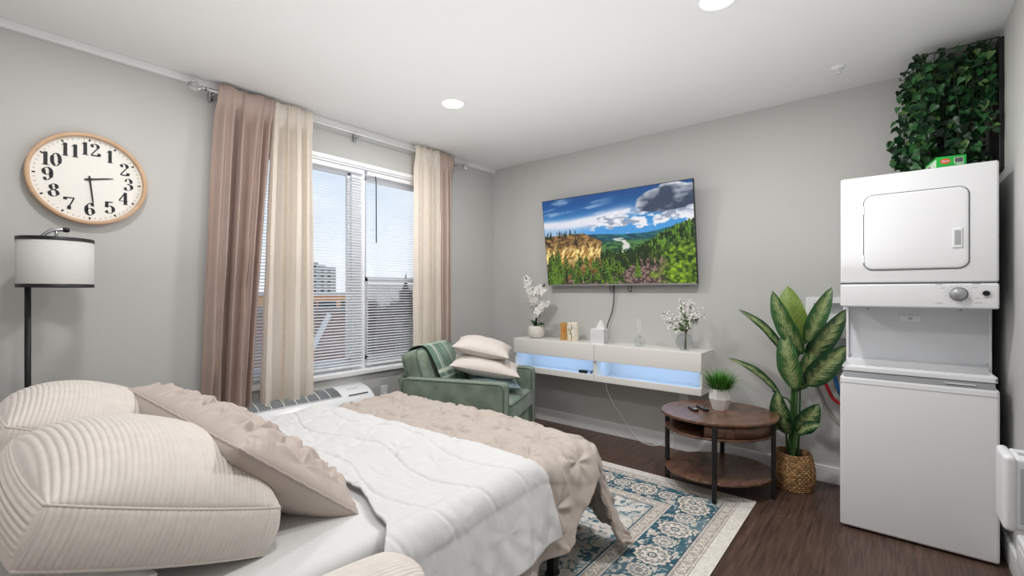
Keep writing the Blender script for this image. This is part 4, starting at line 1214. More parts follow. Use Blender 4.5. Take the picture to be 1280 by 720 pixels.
# ================================================================== TABLE
TC = (2.512, -.535); TH_TOP = .500
def round_table():
    t = thing('side_table', 'brown oval wood-grain side table with black metal legs and two shelves', 'table', (TC[0], TC[1], 0))
    A, B, ang = .368, .318, .70
    def oval(k, n=96):
        return [(TC[0] + A * k * math.cos(a) * math.cos(ang) - B * k * math.sin(a) * math.sin(ang), TC[1] + A * k * math.cos(a) * math.sin(ang) + B * k * math.sin(a) * math.cos(ang)) for a in np.linspace(0, 2 * PI, n, endpoint=False)]
    def slab(name, k, z0, z1, parent=t):
        mb = MB(); n = 96
        rings = [(k - .006, z0), (k, z0 + .003), (k, z1 - .003), (k - .006, z1)]
        vs = []
        for kk, z in rings: vs += [(x, y, z) for x, y in oval(kk)]
        fs = [(i * n + j, i * n + (j + 1) % n, (i + 1) * n + (j + 1) % n, (i + 1) * n + j) for i in range(3) for j in range(n)]
        mb.raw(vs, fs, True); mb.f += [tuple(range(n))[::-1], tuple(range(3 * n, 4 * n))]; mb.s += [False, False]
        return mb.build(name, M['walnut'], parent)
    slab('tabletop', 1.0, TH_TOP - .018, TH_TOP)
    slab('middle_shelf', .93, .385, .398)
    slab('lower_shelf', .93, .112, .127)
    # curved apron walls between top and middle shelf (open gap at the left front)
    ov = oval(.91, 120); ovi = oval(.875, 120)
    def ang_of(p): return math.atan2(p[1] - TC[1], p[0] - TC[0])
    runs = []; cur = []
    for i in range(121):
        p = ov[i % 120]; a = math.degrees(ang_of(p))
        # open towards the bed side (-x,-y); closed elsewhere
        openi = -178 < a < -92
        if not openi: cur.append(i % 120)
        elif cur: runs.append(cur); cur = []
    if cur: runs.append(cur)
    m = MB()
    for r in runs:
        n = len(r); vs = []
        for i in r: vs += [(*ov[i], .397), (*ov[i], TH_TOP - .018), (*ovi[i], TH_TOP - .018), (*ovi[i], .397)]
        fs = [(4 * i + q, 4 * (i + 1) + q, 4 * (i + 1) + (q + 1) % 4, 4 * i + (q + 1) % 4) for i in range(n - 1) for q in range(4)]
        m.raw(vs, fs, True); m.f += [tuple(m.n - len(vs) + q for q in range(4)), tuple(m.n - 4 + q for q in range(4))]; m.s += [False, False]
    m.build('apron', M['walnut'], t)
    m = MB().box((TC[0] - .02, TC[1] - .24, .397), (TC[0] - .006, TC[1] + .24, TH_TOP - .018)); m.build('divider', M['walnut'], t)
    for k, (x, y) in enumerate(((2.2, -.624), (2.577, -.852), (2.837, -.525), (2.455, -.225))):
        z0 = .0125 if k == 1 else 0
        l = MB().box((x - .0125, y - .0125, z0), (x + .0125, y + .0125, TH_TOP - .018), .002).build('leg', M['black'], t)
        MB().cyl((x, y, z0 + .001), (x, y, z0 + .006), .013, 12).build('foot_pad', M['blackp'], l)
    # things on it
    x, y = 2.505, -.475
    t = thing('grass_pot', 'faceted white pot of artificial green grass on the side table', 'potted plant', (x, y, TH_TOP))
    prof = [(0, .0005), (.048, .0005), (.072, .075), (.062, .142), (.052, .142), (.052, .128), (0, .125)]
    MB().lathe(prof, 8, (x, y, TH_TOP), smooth=False).build('pot', M['ceramic'], t)
    rr = random.Random(3); m = MB()
    for i in range(420):
        a = rr.uniform(0, 2 * PI); r0 = .045 * math.sqrt(rr.random()); b = Vector((x + r0 * math.cos(a), y + r0 * math.sin(a), TH_TOP + .122))
        lean = (r0 / .045) * rr.uniform(.25, 1.25) + rr.uniform(0, .12); a2 = a + rr.uniform(-.5, .5)
        Lh = rr.uniform(.09, .18); d = Vector((math.cos(a2) * math.sin(lean), math.sin(a2) * math.sin(lean), math.cos(lean)))
        p1 = b + d * Lh * .55; p2 = b + d * Lh + Vector((math.cos(a2), math.sin(a2), -.5)) * Lh * .18 * lean
        s = Vector((-math.sin(a2), math.cos(a2), 0)) * .0028
        c = np.array(rgb(70, 132, 50)[:3]) * rr.uniform(.5, 1.2) + np.array([.03, .07, .0]) * rr.random()
        m.raw([b - s * .7, b + s * .7, p1 - s, p1 + s, p2], [(0, 1, 3, 2), (2, 3, 4)], True, c)
    m.build('grass_blades', M['grass'], t, True, True)
    for k, (x, y, rot, lab) in enumerate(((2.370, -.604, 2.27, 'black remote control on the side table, left one'), (2.414, -.549, 2.36, 'black remote control on the side table, one nearer the grass pot'))):
        t = thing('remote_control', lab, 'remote', (x, y, TH_TOP), 0, 'remotes on the side table')
        R = Matrix.Translation((x, y, TH_TOP + .0005)) @ Matrix.Rotation(rot, 4, 'Z')
        L_ = .055 if k == 0 else .062
        MB().box((-L_, -.018, 0), (L_, .018, .014), .005).xf(R).build('body', M['blackp'], t)
        m = MB()
        for i in range(5):
            for j in range(3):
                if (i + j + k) % 4 != 3: m.cyl((-L_ + .02 + i * .018, -.010 + j * .010, .0135), (-L_ + .02 + i * .018, -.010 + j * .010, .0155), .0032, 8)
        if k == 0: m.box((-.045, -.012, .0137), (-.02, .012, .0152), .001)
        m.xf(R).build('buttons', M['greyp'], t)
# ================================================================== PLANT
def big_leaf(m, base, tip, w, nrm, arch=.10, fold=.25, kind=0, seed=0, nseg=36, nw=17):
    base = Vector(base); tip = Vector(tip); ax = tip - base; L = ax.length; ax.normalize()
    n = Vector(nrm); n = (n - ax * n.dot(ax)).normalized(); s = ax.cross(n)
    P = np.zeros((nseg + 1, nw, 3)); C = np.zeros((nseg + 1, nw, 3))
    dark = np.array(rgb(28, 66, 38)[:3]); mid = np.array(rgb(58, 104, 52)[:3]); lite = np.array(rgb(182, 192, 132)[:3]); lime = np.array(rgb(132, 158, 74)[:3])
    for i in range(nseg + 1):
        t = i / nseg
        ww = w * .43 * (max(0, math.sin(PI * min(1, (t ** .82) * .97 + .03)))) ** .72
        if t > .93: ww *= (1 - t) / .07 * .9 + .1
        c = base + ax * L * t + n * (arch * L * math.sin(PI * t * .9))
        for j in range(nw):
            q = -1 + 2 * j / (nw - 1)
            wav = .05 * math.sin(t * 17 + seed + q * 2) * abs(q) ** 2
            P[i, j] = c + s * (ww * q) + n * (ww * (fold * abs(q) + wav))
    tt = np.linspace(0, 1, nseg + 1)[:, None] + np.zeros((1, nw)); qq = np.linspace(-1, 1, nw)[None, :] + np.zeros((nseg + 1, 1))
    vein = tt * 12 - np.abs(qq) * 2.6          # slanting veins
    nz = fbm(vein * 1.3 + seed, np.abs(qq) * 2 + seed * 3 + (qq > 0) * 7, seed, 3)
    st_ = np.abs(np.sin(vein * PI * 1.25 + 2.2 * (fbm(tt * 6 + seed, qq * 2, seed + 9, 2) - .5)))
    pat = sstep(.50, .66, .34 * st_ + .55 * nz + .20 * (1 - np.abs(qq) * 1.6)) * sstep(.88, .35, np.abs(qq)) * sstep(0, .06, tt) * sstep(1, .88, tt)
    pat = np.maximum(pat, .8 * np.exp(-(qq / .045) ** 2))
    b = dark if kind == 0 else (dark * .45 + mid * .55 if kind == 1 else lime * .8)
    l = lite if kind < 2 else np.array(rgb(168, 186, 104)[:3])
    amt = {0: .62, 1: .62, 2: .35}[kind]
    vs = .82 + .3 * np.abs(np.sin(vein * PI))[..., None]
    C = (b * vs) * (1 - amt * pat[..., None]) + l * amt * pat[..., None]
    m.grid(P, col=C)
    return base

def floor_plant():
    cx, cy = 2.905, -.235
    t = thing('potted_dieffenbachia', 'tall potted plant with variegated leaves in a woven seagrass basket beside the washer', 'potted plant', (cx, cy, 0))
    # basket: ringed coils, slightly lopsided
    n, k = 120, 110
    P = np.zeros((k, n, 3)); C = np.zeros((k, n, 3)); H = .238
    for i in range(k):
        f = i / (k - 1)
        for j in range(n):
            a = 2 * PI * j / n
            row = int(f * 17); tw = .0032 * math.sin(a * 26 + row * PI) + .0045 * abs(math.sin(PI * f * 17))
            r = .098 + .018 * math.sin(PI * min(1, f * .9 + .1)) + tw + .003 * math.sin(a * 3 + f * 4)
            P[i, j] = (cx + r * math.cos(a), cy + r * math.sin(a), H * f * (1 + .02 * math.cos(a * 2)))
            g = .55 + .75 * float(_hash(np.int64(int(a * 26 / PI) + row * 3), np.int64(row), 4))
            C[i, j] = np.array(rgb(176, 138, 96)[:3]) * g
    mb = MB().grid(P, wrapv=True, flip=True, col=C)
    top = P[-1]; inn = top.copy(); inn[:, :2] = (inn[:, :2] - (cx, cy)) * .90 + (cx, cy)
    low = inn.copy(); low[:, 2] -= .05
    mb.grid(np.stack([top, inn, low]), wrapv=True, flip=True, col=np.tile(np.array(rgb(140, 104, 70)[:3]), (3, n, 1)))
    mb.lathe([(0, .002), (.10, .002)], 40, (cx, cy, 0), col=rgb(120, 90, 60)[:3])
    mb.build('basket', M['basket'], t, True, True)
    MB().lathe([(0, .205), (.05, .207), (.105, .198)], 30, (cx, cy, 0)).build('soil', M['soil'], t)
    # canes
    canes = [[(cx - .02, cy, .2), (cx - .012, cy, .45), (cx + .0, cy - .01, .72), (cx + .005, cy - .01, .98)],
             [(cx + .02, cy + .02, .2), (cx + .03, cy + .02, .45), (cx + .035, cy + .01, .65)],
             [(cx - .035, cy + .02, .2), (cx - .05, cy + .01, .40), (cx - .06, cy, .52)],
             [(cx + .0, cy - .03, .2), (cx + .012, cy - .03, .40), (cx + .02, cy - .02, .8)]]
    for i, c in enumerate(canes):
        q = curve_pts(c, 24); MB().tube(q, [.015 - .007 * j / len(q) for j in range(len(q))] if i in (0, 3) else [.009 - .004 * j / len(q) for j in range(len(q))], 10).build('cane', M['stem'], t)
    V = lambda x, z, y=0: (x, cy + y, z)
    F = (-.25, -1, .15)
    leaves = [  # base, tip, width, normal, kind, petiole root
        (V(2.94, .95, .03), V(2.865, 1.345, .05), .225, (-.2, -1, .1), 2, .85),
        (V(2.962, .90, -.03), V(2.792, 1.315, -.04), .150, (-.45, -1, .25), 1, .82),
        (V(2.975, .97, -.01), V(3.115, 1.335, .00), .125, (.2, -1, .25), 1, .85),
        (V(2.99, .86, -.03), V(3.195, 1.205, -.06), .140, (.55, -1, .45), 0, .75),
        (V(2.985, .70, -.05), V(3.205, .985, -.12), .165, (.4, -1, .5), 0, .62),
        (V(2.85, .885, -.01), V(2.572, 1.175, -.09), .085, (-.45, -.5, 1), 0, .70),
        (V(2.835, .60, -.03), V(2.515, .83, -.12), .085, (-.45, -.5, 1), 0, .50),
        (V(2.925, .66, -.04), V(2.865, 1.05, -.03), .165, F, 1, .55),
        (V(2.945, .66, -.02), V(3.02, .98, -.02), .125, (.3, -1, .1), 1, .58),
        (V(2.985, .82, .05), V(3.08, 1.11, .06), .12, (.1, -1, .1), 0, .7),
        (V(2.875, .385, -.05), V(2.825, .655, -.08), .15, (-.3, -1, .25), 0, .33),
        (V(2.935, .38, -.05), V(3.055, .60, -.08), .15, (.3, -1, .35), 0, .33),
        (V(2.935, .375, -.07), V(3.075, .47, -.13), .11, (.2, -.8, .9), 0, .32),
        (V(2.86, .40, -.06), V(2.795, .385, -.15), .11, (-.4, -.8, .7), 0, .34),
        (V(2.89, .37, -.08), V(2.865, .50, -.14), .10, (-.1, -1, .6), 0, .3),
    ]
    for i, (b, tp, w, nr, kd, rz) in enumerate(leaves):
        m = MB(); big_leaf(m, b, tp, w, nr, .10 if i not in (5, 6) else .13, .28, kd, i + 3)
        lf = m.build('leaf', M['leaf'], t, True, True)
        root = Vector((cx + .01, cy, rz)); bb = Vector(b)
        MB().tube(curve_pts([root, root.lerp(bb, .5) + Vector((0, 0, .03)), bb, bb + (Vector(tp) - bb) * .15], 14), .0055, 7).build('petiole', M['stem'], lf)

# ================================================================== WASHER / DRYER
def laundry():
    X0, X1 = 3.188, 3.792
    t = thing('laundry_center', 'white stacked washer and dryer unit in the corner', 'washer dryer', ((X0 + X1) / 2, -.36, 0))
    W = M['applw']
    wb = MB().box((X0 - .004, -.655, .010), (X1 + .006, -.05, .836), .014)
    wb = wb.build('washer_cabinet', W, t)
    MB().box((X0 - .003, -.6565, .800), (X1 + .005, -.6535, .8025)).build('panel_line', M['greyp'], wb)
    MB().box((X0 + .02, -.62, .003), (X1 - .02, -.08, .036)).build('plinth', M['seam'], t)
    for x in (X0 + .05, X1 - .05):
        for y in (-.60, -.10): MB().cyl((x, y, 0), (x, y, .036), .02, 14).build('levelling_foot', M['blackp'], t)
    # small screw dimples
    m = MB()
    for x in (3.335, 3.555): m.lathe([(0, -.001), (.006, -.001), (.007, 0)], 12, (0, 0, 0)).v
    # lid : dark sloping glass strip plus raised white tray frame
    MB().poly([(X0 + .012, -.652, .832), (X0 + .012, -.630, .870), (X0 + .012, -.44, .870), (X0 + .012, -.44, .832)], (X1 - X0 - .02, 0, 0)).build('lid_strip', M['strip'], t)
    m = MB()
    m.box((X0 + .006, -.640, .868), (X1 + .000, -.628, .890), .003); m.box((X0 + .006, -.640, .868), (X0 + .016, -.42, .893), .003); m.box((X1 - .010, -.640, .868), (X1 + .000, -.42, .893), .003)
    m.box((X0 + .006, -.640, .866), (X1, -.42, .871), .001)
    m.box((X0 + .012, -.53, .871), (X1 - .006, -.50, .884), .004); m.box((X0 + .012, -.455, .871), (X1 - .006, -.42, .915), .006)
    m.build('lid', W, t)
    MB().box((X0 + .42, -.6515, .846), (X0 + .53, -.6455, .851)).build('lid_mark', W, t)
    # recessed back support panel between washer and dryer
    MB().box((3.212, -.42, .836), (X1 - .004, -.05, 1.222), .004).build('support_panel', M['applg'], t)
    m = MB()
    m.box((3.200, -.445, .836), (3.2125, -.05, 1.222), .003); m.box((X1 - .006, -.445, .836), (X1 + .004, -.05, 1.222), .003)
    m.build('side_channel', W, t)
    m = MB(); vs, fs = rounded_box((3.44, -.432, 1.135), (3.53, -.419, 1.172), .006, 3); m.raw(vs, fs, True)
    b = m.build('latch_plate', W, t)
    MB().cyl((3.485, -.4315, 1.153), (3.485, -.435, 1.153), .007, 12).build('latch_screw', M['chrome'], b)
    m = MB()
    for x in (3.30, 3.685): m.cyl((x, -.4195, 1.205), (x, -.4235, 1.205), .006, 12)
    for x, z in ((3.222, .93), (3.780, .93)): m.cyl((x, -.4195, z), (x, -.4225, z), .004, 10)
    m.build('screw', M['greyp'], t)
    # dryer
    MB().box((X0, -.678, 1.346), (X1, -.06, 1.920), .012).build('dryer_cabinet', W, t)
    MB().box((X0 + .004, -.66, 1.23), (X1 - .004, -.06, 1.35)).build('dryer_base', M['applg'], t)
    MB().box((X0 + .003, -.676, 1.3405), (X1 - .003, -.60, 1.3475)).build('panel_gap', M['seam'], t)
    cp = MB().box((X0, -.685, 1.219), (X1, -.60, 1.3415), .010).build('control_panel', W, t)
    kx, kz = 3.655, 1.290
    m = MB().lathe([(0, .024), (.023, .0235), (.0265, .020), (.028, .004), (.034, .002), (.034, 0)], 40)
    m.xf(Matrix.Translation((kx, -.685, kz)) @ Matrix.Rotation(PI / 2, 4, 'X')); kn = m.build('knob', M['silver'], cp)
    MB().cyl((kx - .010, -.7085, kz + .008), (kx - .010, -.7095, kz + .008), .003, 10).build('knob_mark', M['greyp'], cp)
    MB().cyl((3.748, -.684, kz + .004), (3.748, -.694, kz + .004), .0125, 24).build('start_button', M['blackp'], cp)
    m = MB()
    for i in range(16):
        a = 2 * PI * i / 16 + .2
        x, z = kx + .045 * math.cos(a), kz + .043 * math.sin(a)
        m.box((x - .004, -.6856, z - .0008), (x + .004, -.6848, z + .0008))
    for (x, z, w) in ((3.585, kz + .047, .024), (3.585, kz - .045, .026), (3.715, kz + .05, .03), (3.722, kz - .042, .026), (3.748, kz - .016, .018), (3.60, kz + .03, .014), (3.71, kz + .03, .018), (3.72, kz - .02, .016)):
        m.box((x - w / 2, -.6856, z - .0014), (x + w / 2, -.6848, z + .0014))
    m.build('printed_markings', M['greyp'], cp)
    # door: gap outline + rounded slab
    def rrect(x0, z0, x1, z1, r, y, n=10):
        pts = []
        for (cx_, cz_, a0) in ((x1 - r, z1 - r, 0), (x0 + r, z1 - r, PI / 2), (x0 + r, z0 + r, PI), (x1 - r, z0 + r, 1.5 * PI)):
            for i in range(n + 1): a = a0 + PI / 2 * i / n; pts.append((cx_ + r * math.cos(a), y, cz_ + r * math.sin(a)))
        return pts
    d0 = (3.292, 1.418, 3.690, 1.812)
    MB().poly(rrect(d0[0] - .004, d0[1] - .004, d0[2] + .004, d0[3] + .004, .042, -.6795), (0, .004, 0)).build('door_gap', M['seam'], t)
    o = rrect(*d0, .038, 0)
    vs = []; N = len(o); cxm, czm = (d0[0] + d0[2]) / 2, (d0[1] + d0[3]) / 2
    for ins, y in ((0, -.679), (0, -.683), (.004, -.687), (.012, -.6885)):
        for (x, _, z) in o: vs.append((x - ins * np.sign(x - cxm), y, z - ins * np.sign(z - czm)))
    fs = [(i * N + j, (i + 1) * N + j, (i + 1) * N + (j + 1) % N, i * N + (j + 1) % N) for i in range(3) for j in range(N)]
    m = MB().raw(vs, fs, False); m.f.append(tuple(range(3 * N, 4 * N))); m.s.append(False)
    d = m.build('door', W, t)
    m = MB().box((3.632, -.694, 1.515), (3.668, -.6885, 1.612), .004); h = m.build('door_handle', W, d)
    MB().box((3.640, -.6955, 1.530), (3.662, -.6935, 1.600), .001).build('handle_recess', M['greyp'], d)
    for z in (1.475, 1.735): MB().box((3.284, -.690, z - .022), (3.294, -.676, z + .022), .002).build('hinge', W, d)

def ivy():
    rr = random.Random(21)
    t = thing('hanging_ivy', 'dense bunch of trailing green ivy above the dryer', 'ivy', (3.64, -.2, 2.64))
    mv = MB(); ml = MB()
    x0, x1 = 3.475, 3.80
    dark = np.array(rgb(20, 52, 30)[:3]); mid = np.array(rgb(46, 96, 50)[:3]); lite = np.array(rgb(112, 150, 84)[:3])
    strands = []
    for i in range(30):
        x = x0 + (x1 - x0) * (i + .5) / 30 + rr.uniform(-.01, .01); y = rr.uniform(-.44, -.10)
        z1 = 1.945 + rr.random() ** 2 * .25 + (0 if y > -.42 else .05); zt = 2.628 - .05 * rr.random() - .12 * max(0, (3.53 - x) / .06) * rr.random()
        xo = -.05 * rr.random() if i < 6 else rr.uniform(-.02, .02)
        c = curve_pts([(x, y + .02, zt), (x + xo * .4 + rr.uniform(-.02, .02), y - .01, zt - (zt - z1) * .35), (x + xo + rr.uniform(-.02, .02), y, zt - (zt - z1) * .7), (x + xo * 1.1, y + rr.uniform(-.02, .02), z1)], 30)
        mv.tube(c, .0022, 5); strands.append(c)
        for q in range(44):
            p = c[rr.randrange(len(c))]
            off = Vector((rr.uniform(-.04, .03) if x > 3.52 else rr.uniform(-.035, .03), rr.uniform(-.05, .03), rr.uniform(-.03, .03)))
            b = p + off; b.x = min(b.x, 3.805)
            L = rr.uniform(.030, .052); d = Vector((rr.uniform(-.6, .6), rr.uniform(-.7, .1), rr.uniform(-1, -.1))).normalized()
            nrm = Vector((rr.uniform(-.7, .5), -1, rr.uniform(-.1, .9)))
            r = rr.random(); col = dark * (.6 + .6 * rr.random()) if r < .55 else (mid * (.7 + .5 * rr.random()) if r < .93 else lite * .8)
            tip = b + d * L; tip.x = min(tip.x, 3.83); tip.z = max(tip.z, 1.932); b.z = max(b.z, 1.945)
            ivy_leaf(ml, b, tip, L * .86, nrm, col)
            if q % 4 == 0: mv.tube([p, b], .0011, 4)
    mv.build('vines', M['ivystem'], t); ml.build('foliage', M['ivy'], t, True, True)
    m = MB()
    for yy in (-.40, -.25, -.10): m.tube([(3.50, yy, 2.60), (3.825, yy, 2.60)], .004, 6)
    m.tube([(3.80, -.001, 2.60), (3.80, -.41, 2.60)], .004, 6).tube([(3.55, -.001, 2.60), (3.55, -.41, 2.60)], .004, 6)
    m.build('hanging_rack', M['ivystem'], t)
    MB().box((3.826, -.40, 1.93), (3.8449, -.10, 2.60), .003).build('side_board', M['black'], t)
    # dryer sheet carton
    a = Vector((3.586, -.60, 1.9205)); R = Matrix.Translation((3.61, -.465, 1.9205)) @ Matrix.Rotation(math.radians(0), 4, 'Z')
    t = thing('dryer_sheet_box', 'bright green dryer sheet carton on top of the dryer', 'box', (3.618, -.568, 1.9205))
    R = Matrix.Translation((3.618, -.568, 1.9205)) @ Matrix.Rotation(math.radians(10), 4, 'Z')
    w, d_, h = .055, .11, .054
    MB().box((-w, -d_ + .03, 0), (w, d_, h), .0015).xf(R).build('carton', M['boxgreen'], t)
    MB().box((-w - .0008, -d_ + .035, .006), (-w + .001, d_ - .01, h - .012)).xf(R).build('side_panel', M['boxlight'], t)
    m = MB()
    for i in range(3): m.box((-w - .0014, -d_ + .13 + i * .022, .016), (-w - .0006, -d_ + .142 + i * .022, .034))
    m.xf(R).build('side_print', M['stem'], t)
    m = MB().poly([(-.010, d_ - .06, h), (.03, d_ - .05, h + .008), (.034, d_ - .11, h + .008), (-.012, d_ - .12, h)], (0, 0, .001))
    m.xf(R).build('torn_flap', M['boxlight'], t)
    y = -d_ + .03
    m = MB(); n = 28; c_ = (-.022, .030)
    m.poly([(c_[0] + .019 * math.cos(2 * PI * i / n), y - .0006, c_[1] + .013 * math.sin(2 * PI * i / n)) for i in range(n)], (0, .0008, 0)); m.xf(R).build('logo_oval', M['red'], t)
    m = MB(); text_strokes(m, 'Gain', (-.035, y - .0012, .0255), .0105, .0013); m.xf(R).build('logo_lettering', M['tissue'], t)
    m = MB().box((.010, y - .0008, .016), (.044, y, .044)); bc = m.xf(R).build('barcode_panel', M['tissue'], t)
    m = MB(); xx = .013
    for i in range(14):
        ww = .0006 + .0012 * rr.random(); m.box((xx, y - .0014, .019), (xx + ww, y - .0006, .042)); xx += ww + .0009
        if xx > .041: break
    m.xf(R).build('barcode_bars', M['ink'], bc)
    m = MB().box((.016, y - .0008, .007), (.046, y, .0095)).box((.020, y - .0008, .0115), (.046, y, .013)); m.xf(R).build('small_print', M['boxlight'], t)

def ivy_leaf(m, b, tip, w, n, col):
    b = Vector(b); tip = Vector(tip); ax = tip - b; L = ax.length
    if L < 1e-4: return
    ax.normalize(); n = Vector(n); n = n - ax * n.dot(ax)
    if n.length < 1e-4: n = ax.orthogonal()
    n.normalize(); s = ax.cross(n)
    pr = ((-.08, .28), (.10, .50), (.38, .46), (.68, .26))
    vs = [b]; 
    for (f, q) in pr: vs.append(b + ax * L * f + s * w * q + n * w * .12)
    vs.append(tip - n * L * .12)
    for (f, q) in pr[::-1]: vs.append(b + ax * L * f - s * w * q + n * w * .12)
    vs.append(b + ax * L * .4 - n * w * .04)
    k = len(vs) - 1
    fs = [(i, i + 1, k) for i in range(k - 1)] + [(k - 1, 0, k)]
    m.raw(vs, fs, True, col)

# stroke letters for the little carton logo
def text_strokes(m, s, org, h, r):
    G = {'G': [[(.62, .82), (.4, 1), (.1, .75), (.05, .35), (.3, 0), (.6, .15), (.62, .45), (.38, .45)]], 'a': [[(.5, .55), (.25, .65), (.06, .35), (.2, .03), (.45, .2), (.5, .6)], [(.5, .55), (.5, .1), (.6, .02)]],
         'i': [[(.2, .62), (.2, .05)], [(.2, .82), (.2, .86)]], 'n': [[(.1, .62), (.1, 0)], [(.1, .4), (.3, .62), (.48, .5), (.5, 0)]]}
    x = org[0]
    for ch in s:
        for st in G[ch]:
            pts = [(x + (p[0] + .12 * p[1]) * h, org[1], org[2] + p[1] * h) for p in st]
            m.tube(curve_pts(pts, 10) if len(pts) > 2 else pts, r, 5)
        x += h * (.75 if ch != 'i' else .4)

# ================================================================== CLOCK
def digit_paths(d):
    E = lambda cx, cy, rx, ry, a0=0, a1=360, n=40: [(cx + rx * math.cos(math.radians(a0 + (a1 - a0) * i / n)), cy + ry * math.sin(math.radians(a0 + (a1 - a0) * i / n))) for i in range(n + 1)]
    C = lambda *p: [(q.x, q.y) for q in curve_pts([(a, b, 0) for a, b in p], 40)]
    if d == '0': return [E(.3, .5, .21, .47)], []
    if d == '1': return [[(.30, .0), (.30, .98)], [(.10, .80), (.20, .86), (.30, .97)], [(.12, .015), (.48, .015)]], []
    if d == '2': return [C((.13, .74), (.17, .90), (.30, .97), (.47, .86), (.47, .66), (.30, .40), (.08, .08)), [(.08, .075), (.54, .075)], [(.08, .03), (.54, .03)], [(.53, .04), (.57, .26)]], [(.16, .74, .075)]
    if d == '3': return [C((.12, .80), (.18, .93), (.30, .97), (.45, .85), (.44, .63), (.24, .53)), C((.24, .53), (.46, .45), (.51, .26), (.43, .08), (.28, .03), (.14, .08), (.09, .20))], [(.14, .79, .07), (.12, .20, .075)]
    if d == '4': return [[(.42, .98), (.03, .30)], [(.03, .28), (.60, .28)], [(.42, .98), (.42, .02)], [(.26, .015), (.58, .015)]], []
    if d == '5': return [[(.14, .93), (.50, .93)], [(.14, .89), (.48, .89)], [(.13, .95), (.11, .48)], C((.11, .48), (.22, .59), (.34, .61), (.50, .48), (.51, .24), (.42, .07), (.28, .03), (.14, .08), (.09, .19))], [(.13, .19, .075)]
    if d == '6': return [C((.45, .82), (.38, .95), (.28, .96), (.13, .78), (.08, .45), (.13, .16), (.29, .03), (.45, .13), (.49, .32), (.43, .50), (.30, .57), (.17, .49), (.12, .36))], [(.43, .82, .07)]
    if d == '7': return [[(.08, .93), (.56, .93)], [(.08, .89), (.54, .89)], [(.07, .95), (.06, .74)], C((.56, .92), (.42, .55), (.30, .28), (.27, .02))], []
    if d == '8': return [E(.30, .75, .165, .21), E(.30, .27, .215, .24)], []
    if d == '9':
        p, b = digit_paths('6'); return [[(.6 - x, 1 - y) for x, y in q] for q in p], [(.6 - x, 1 - y, r) for x, y, r in b]

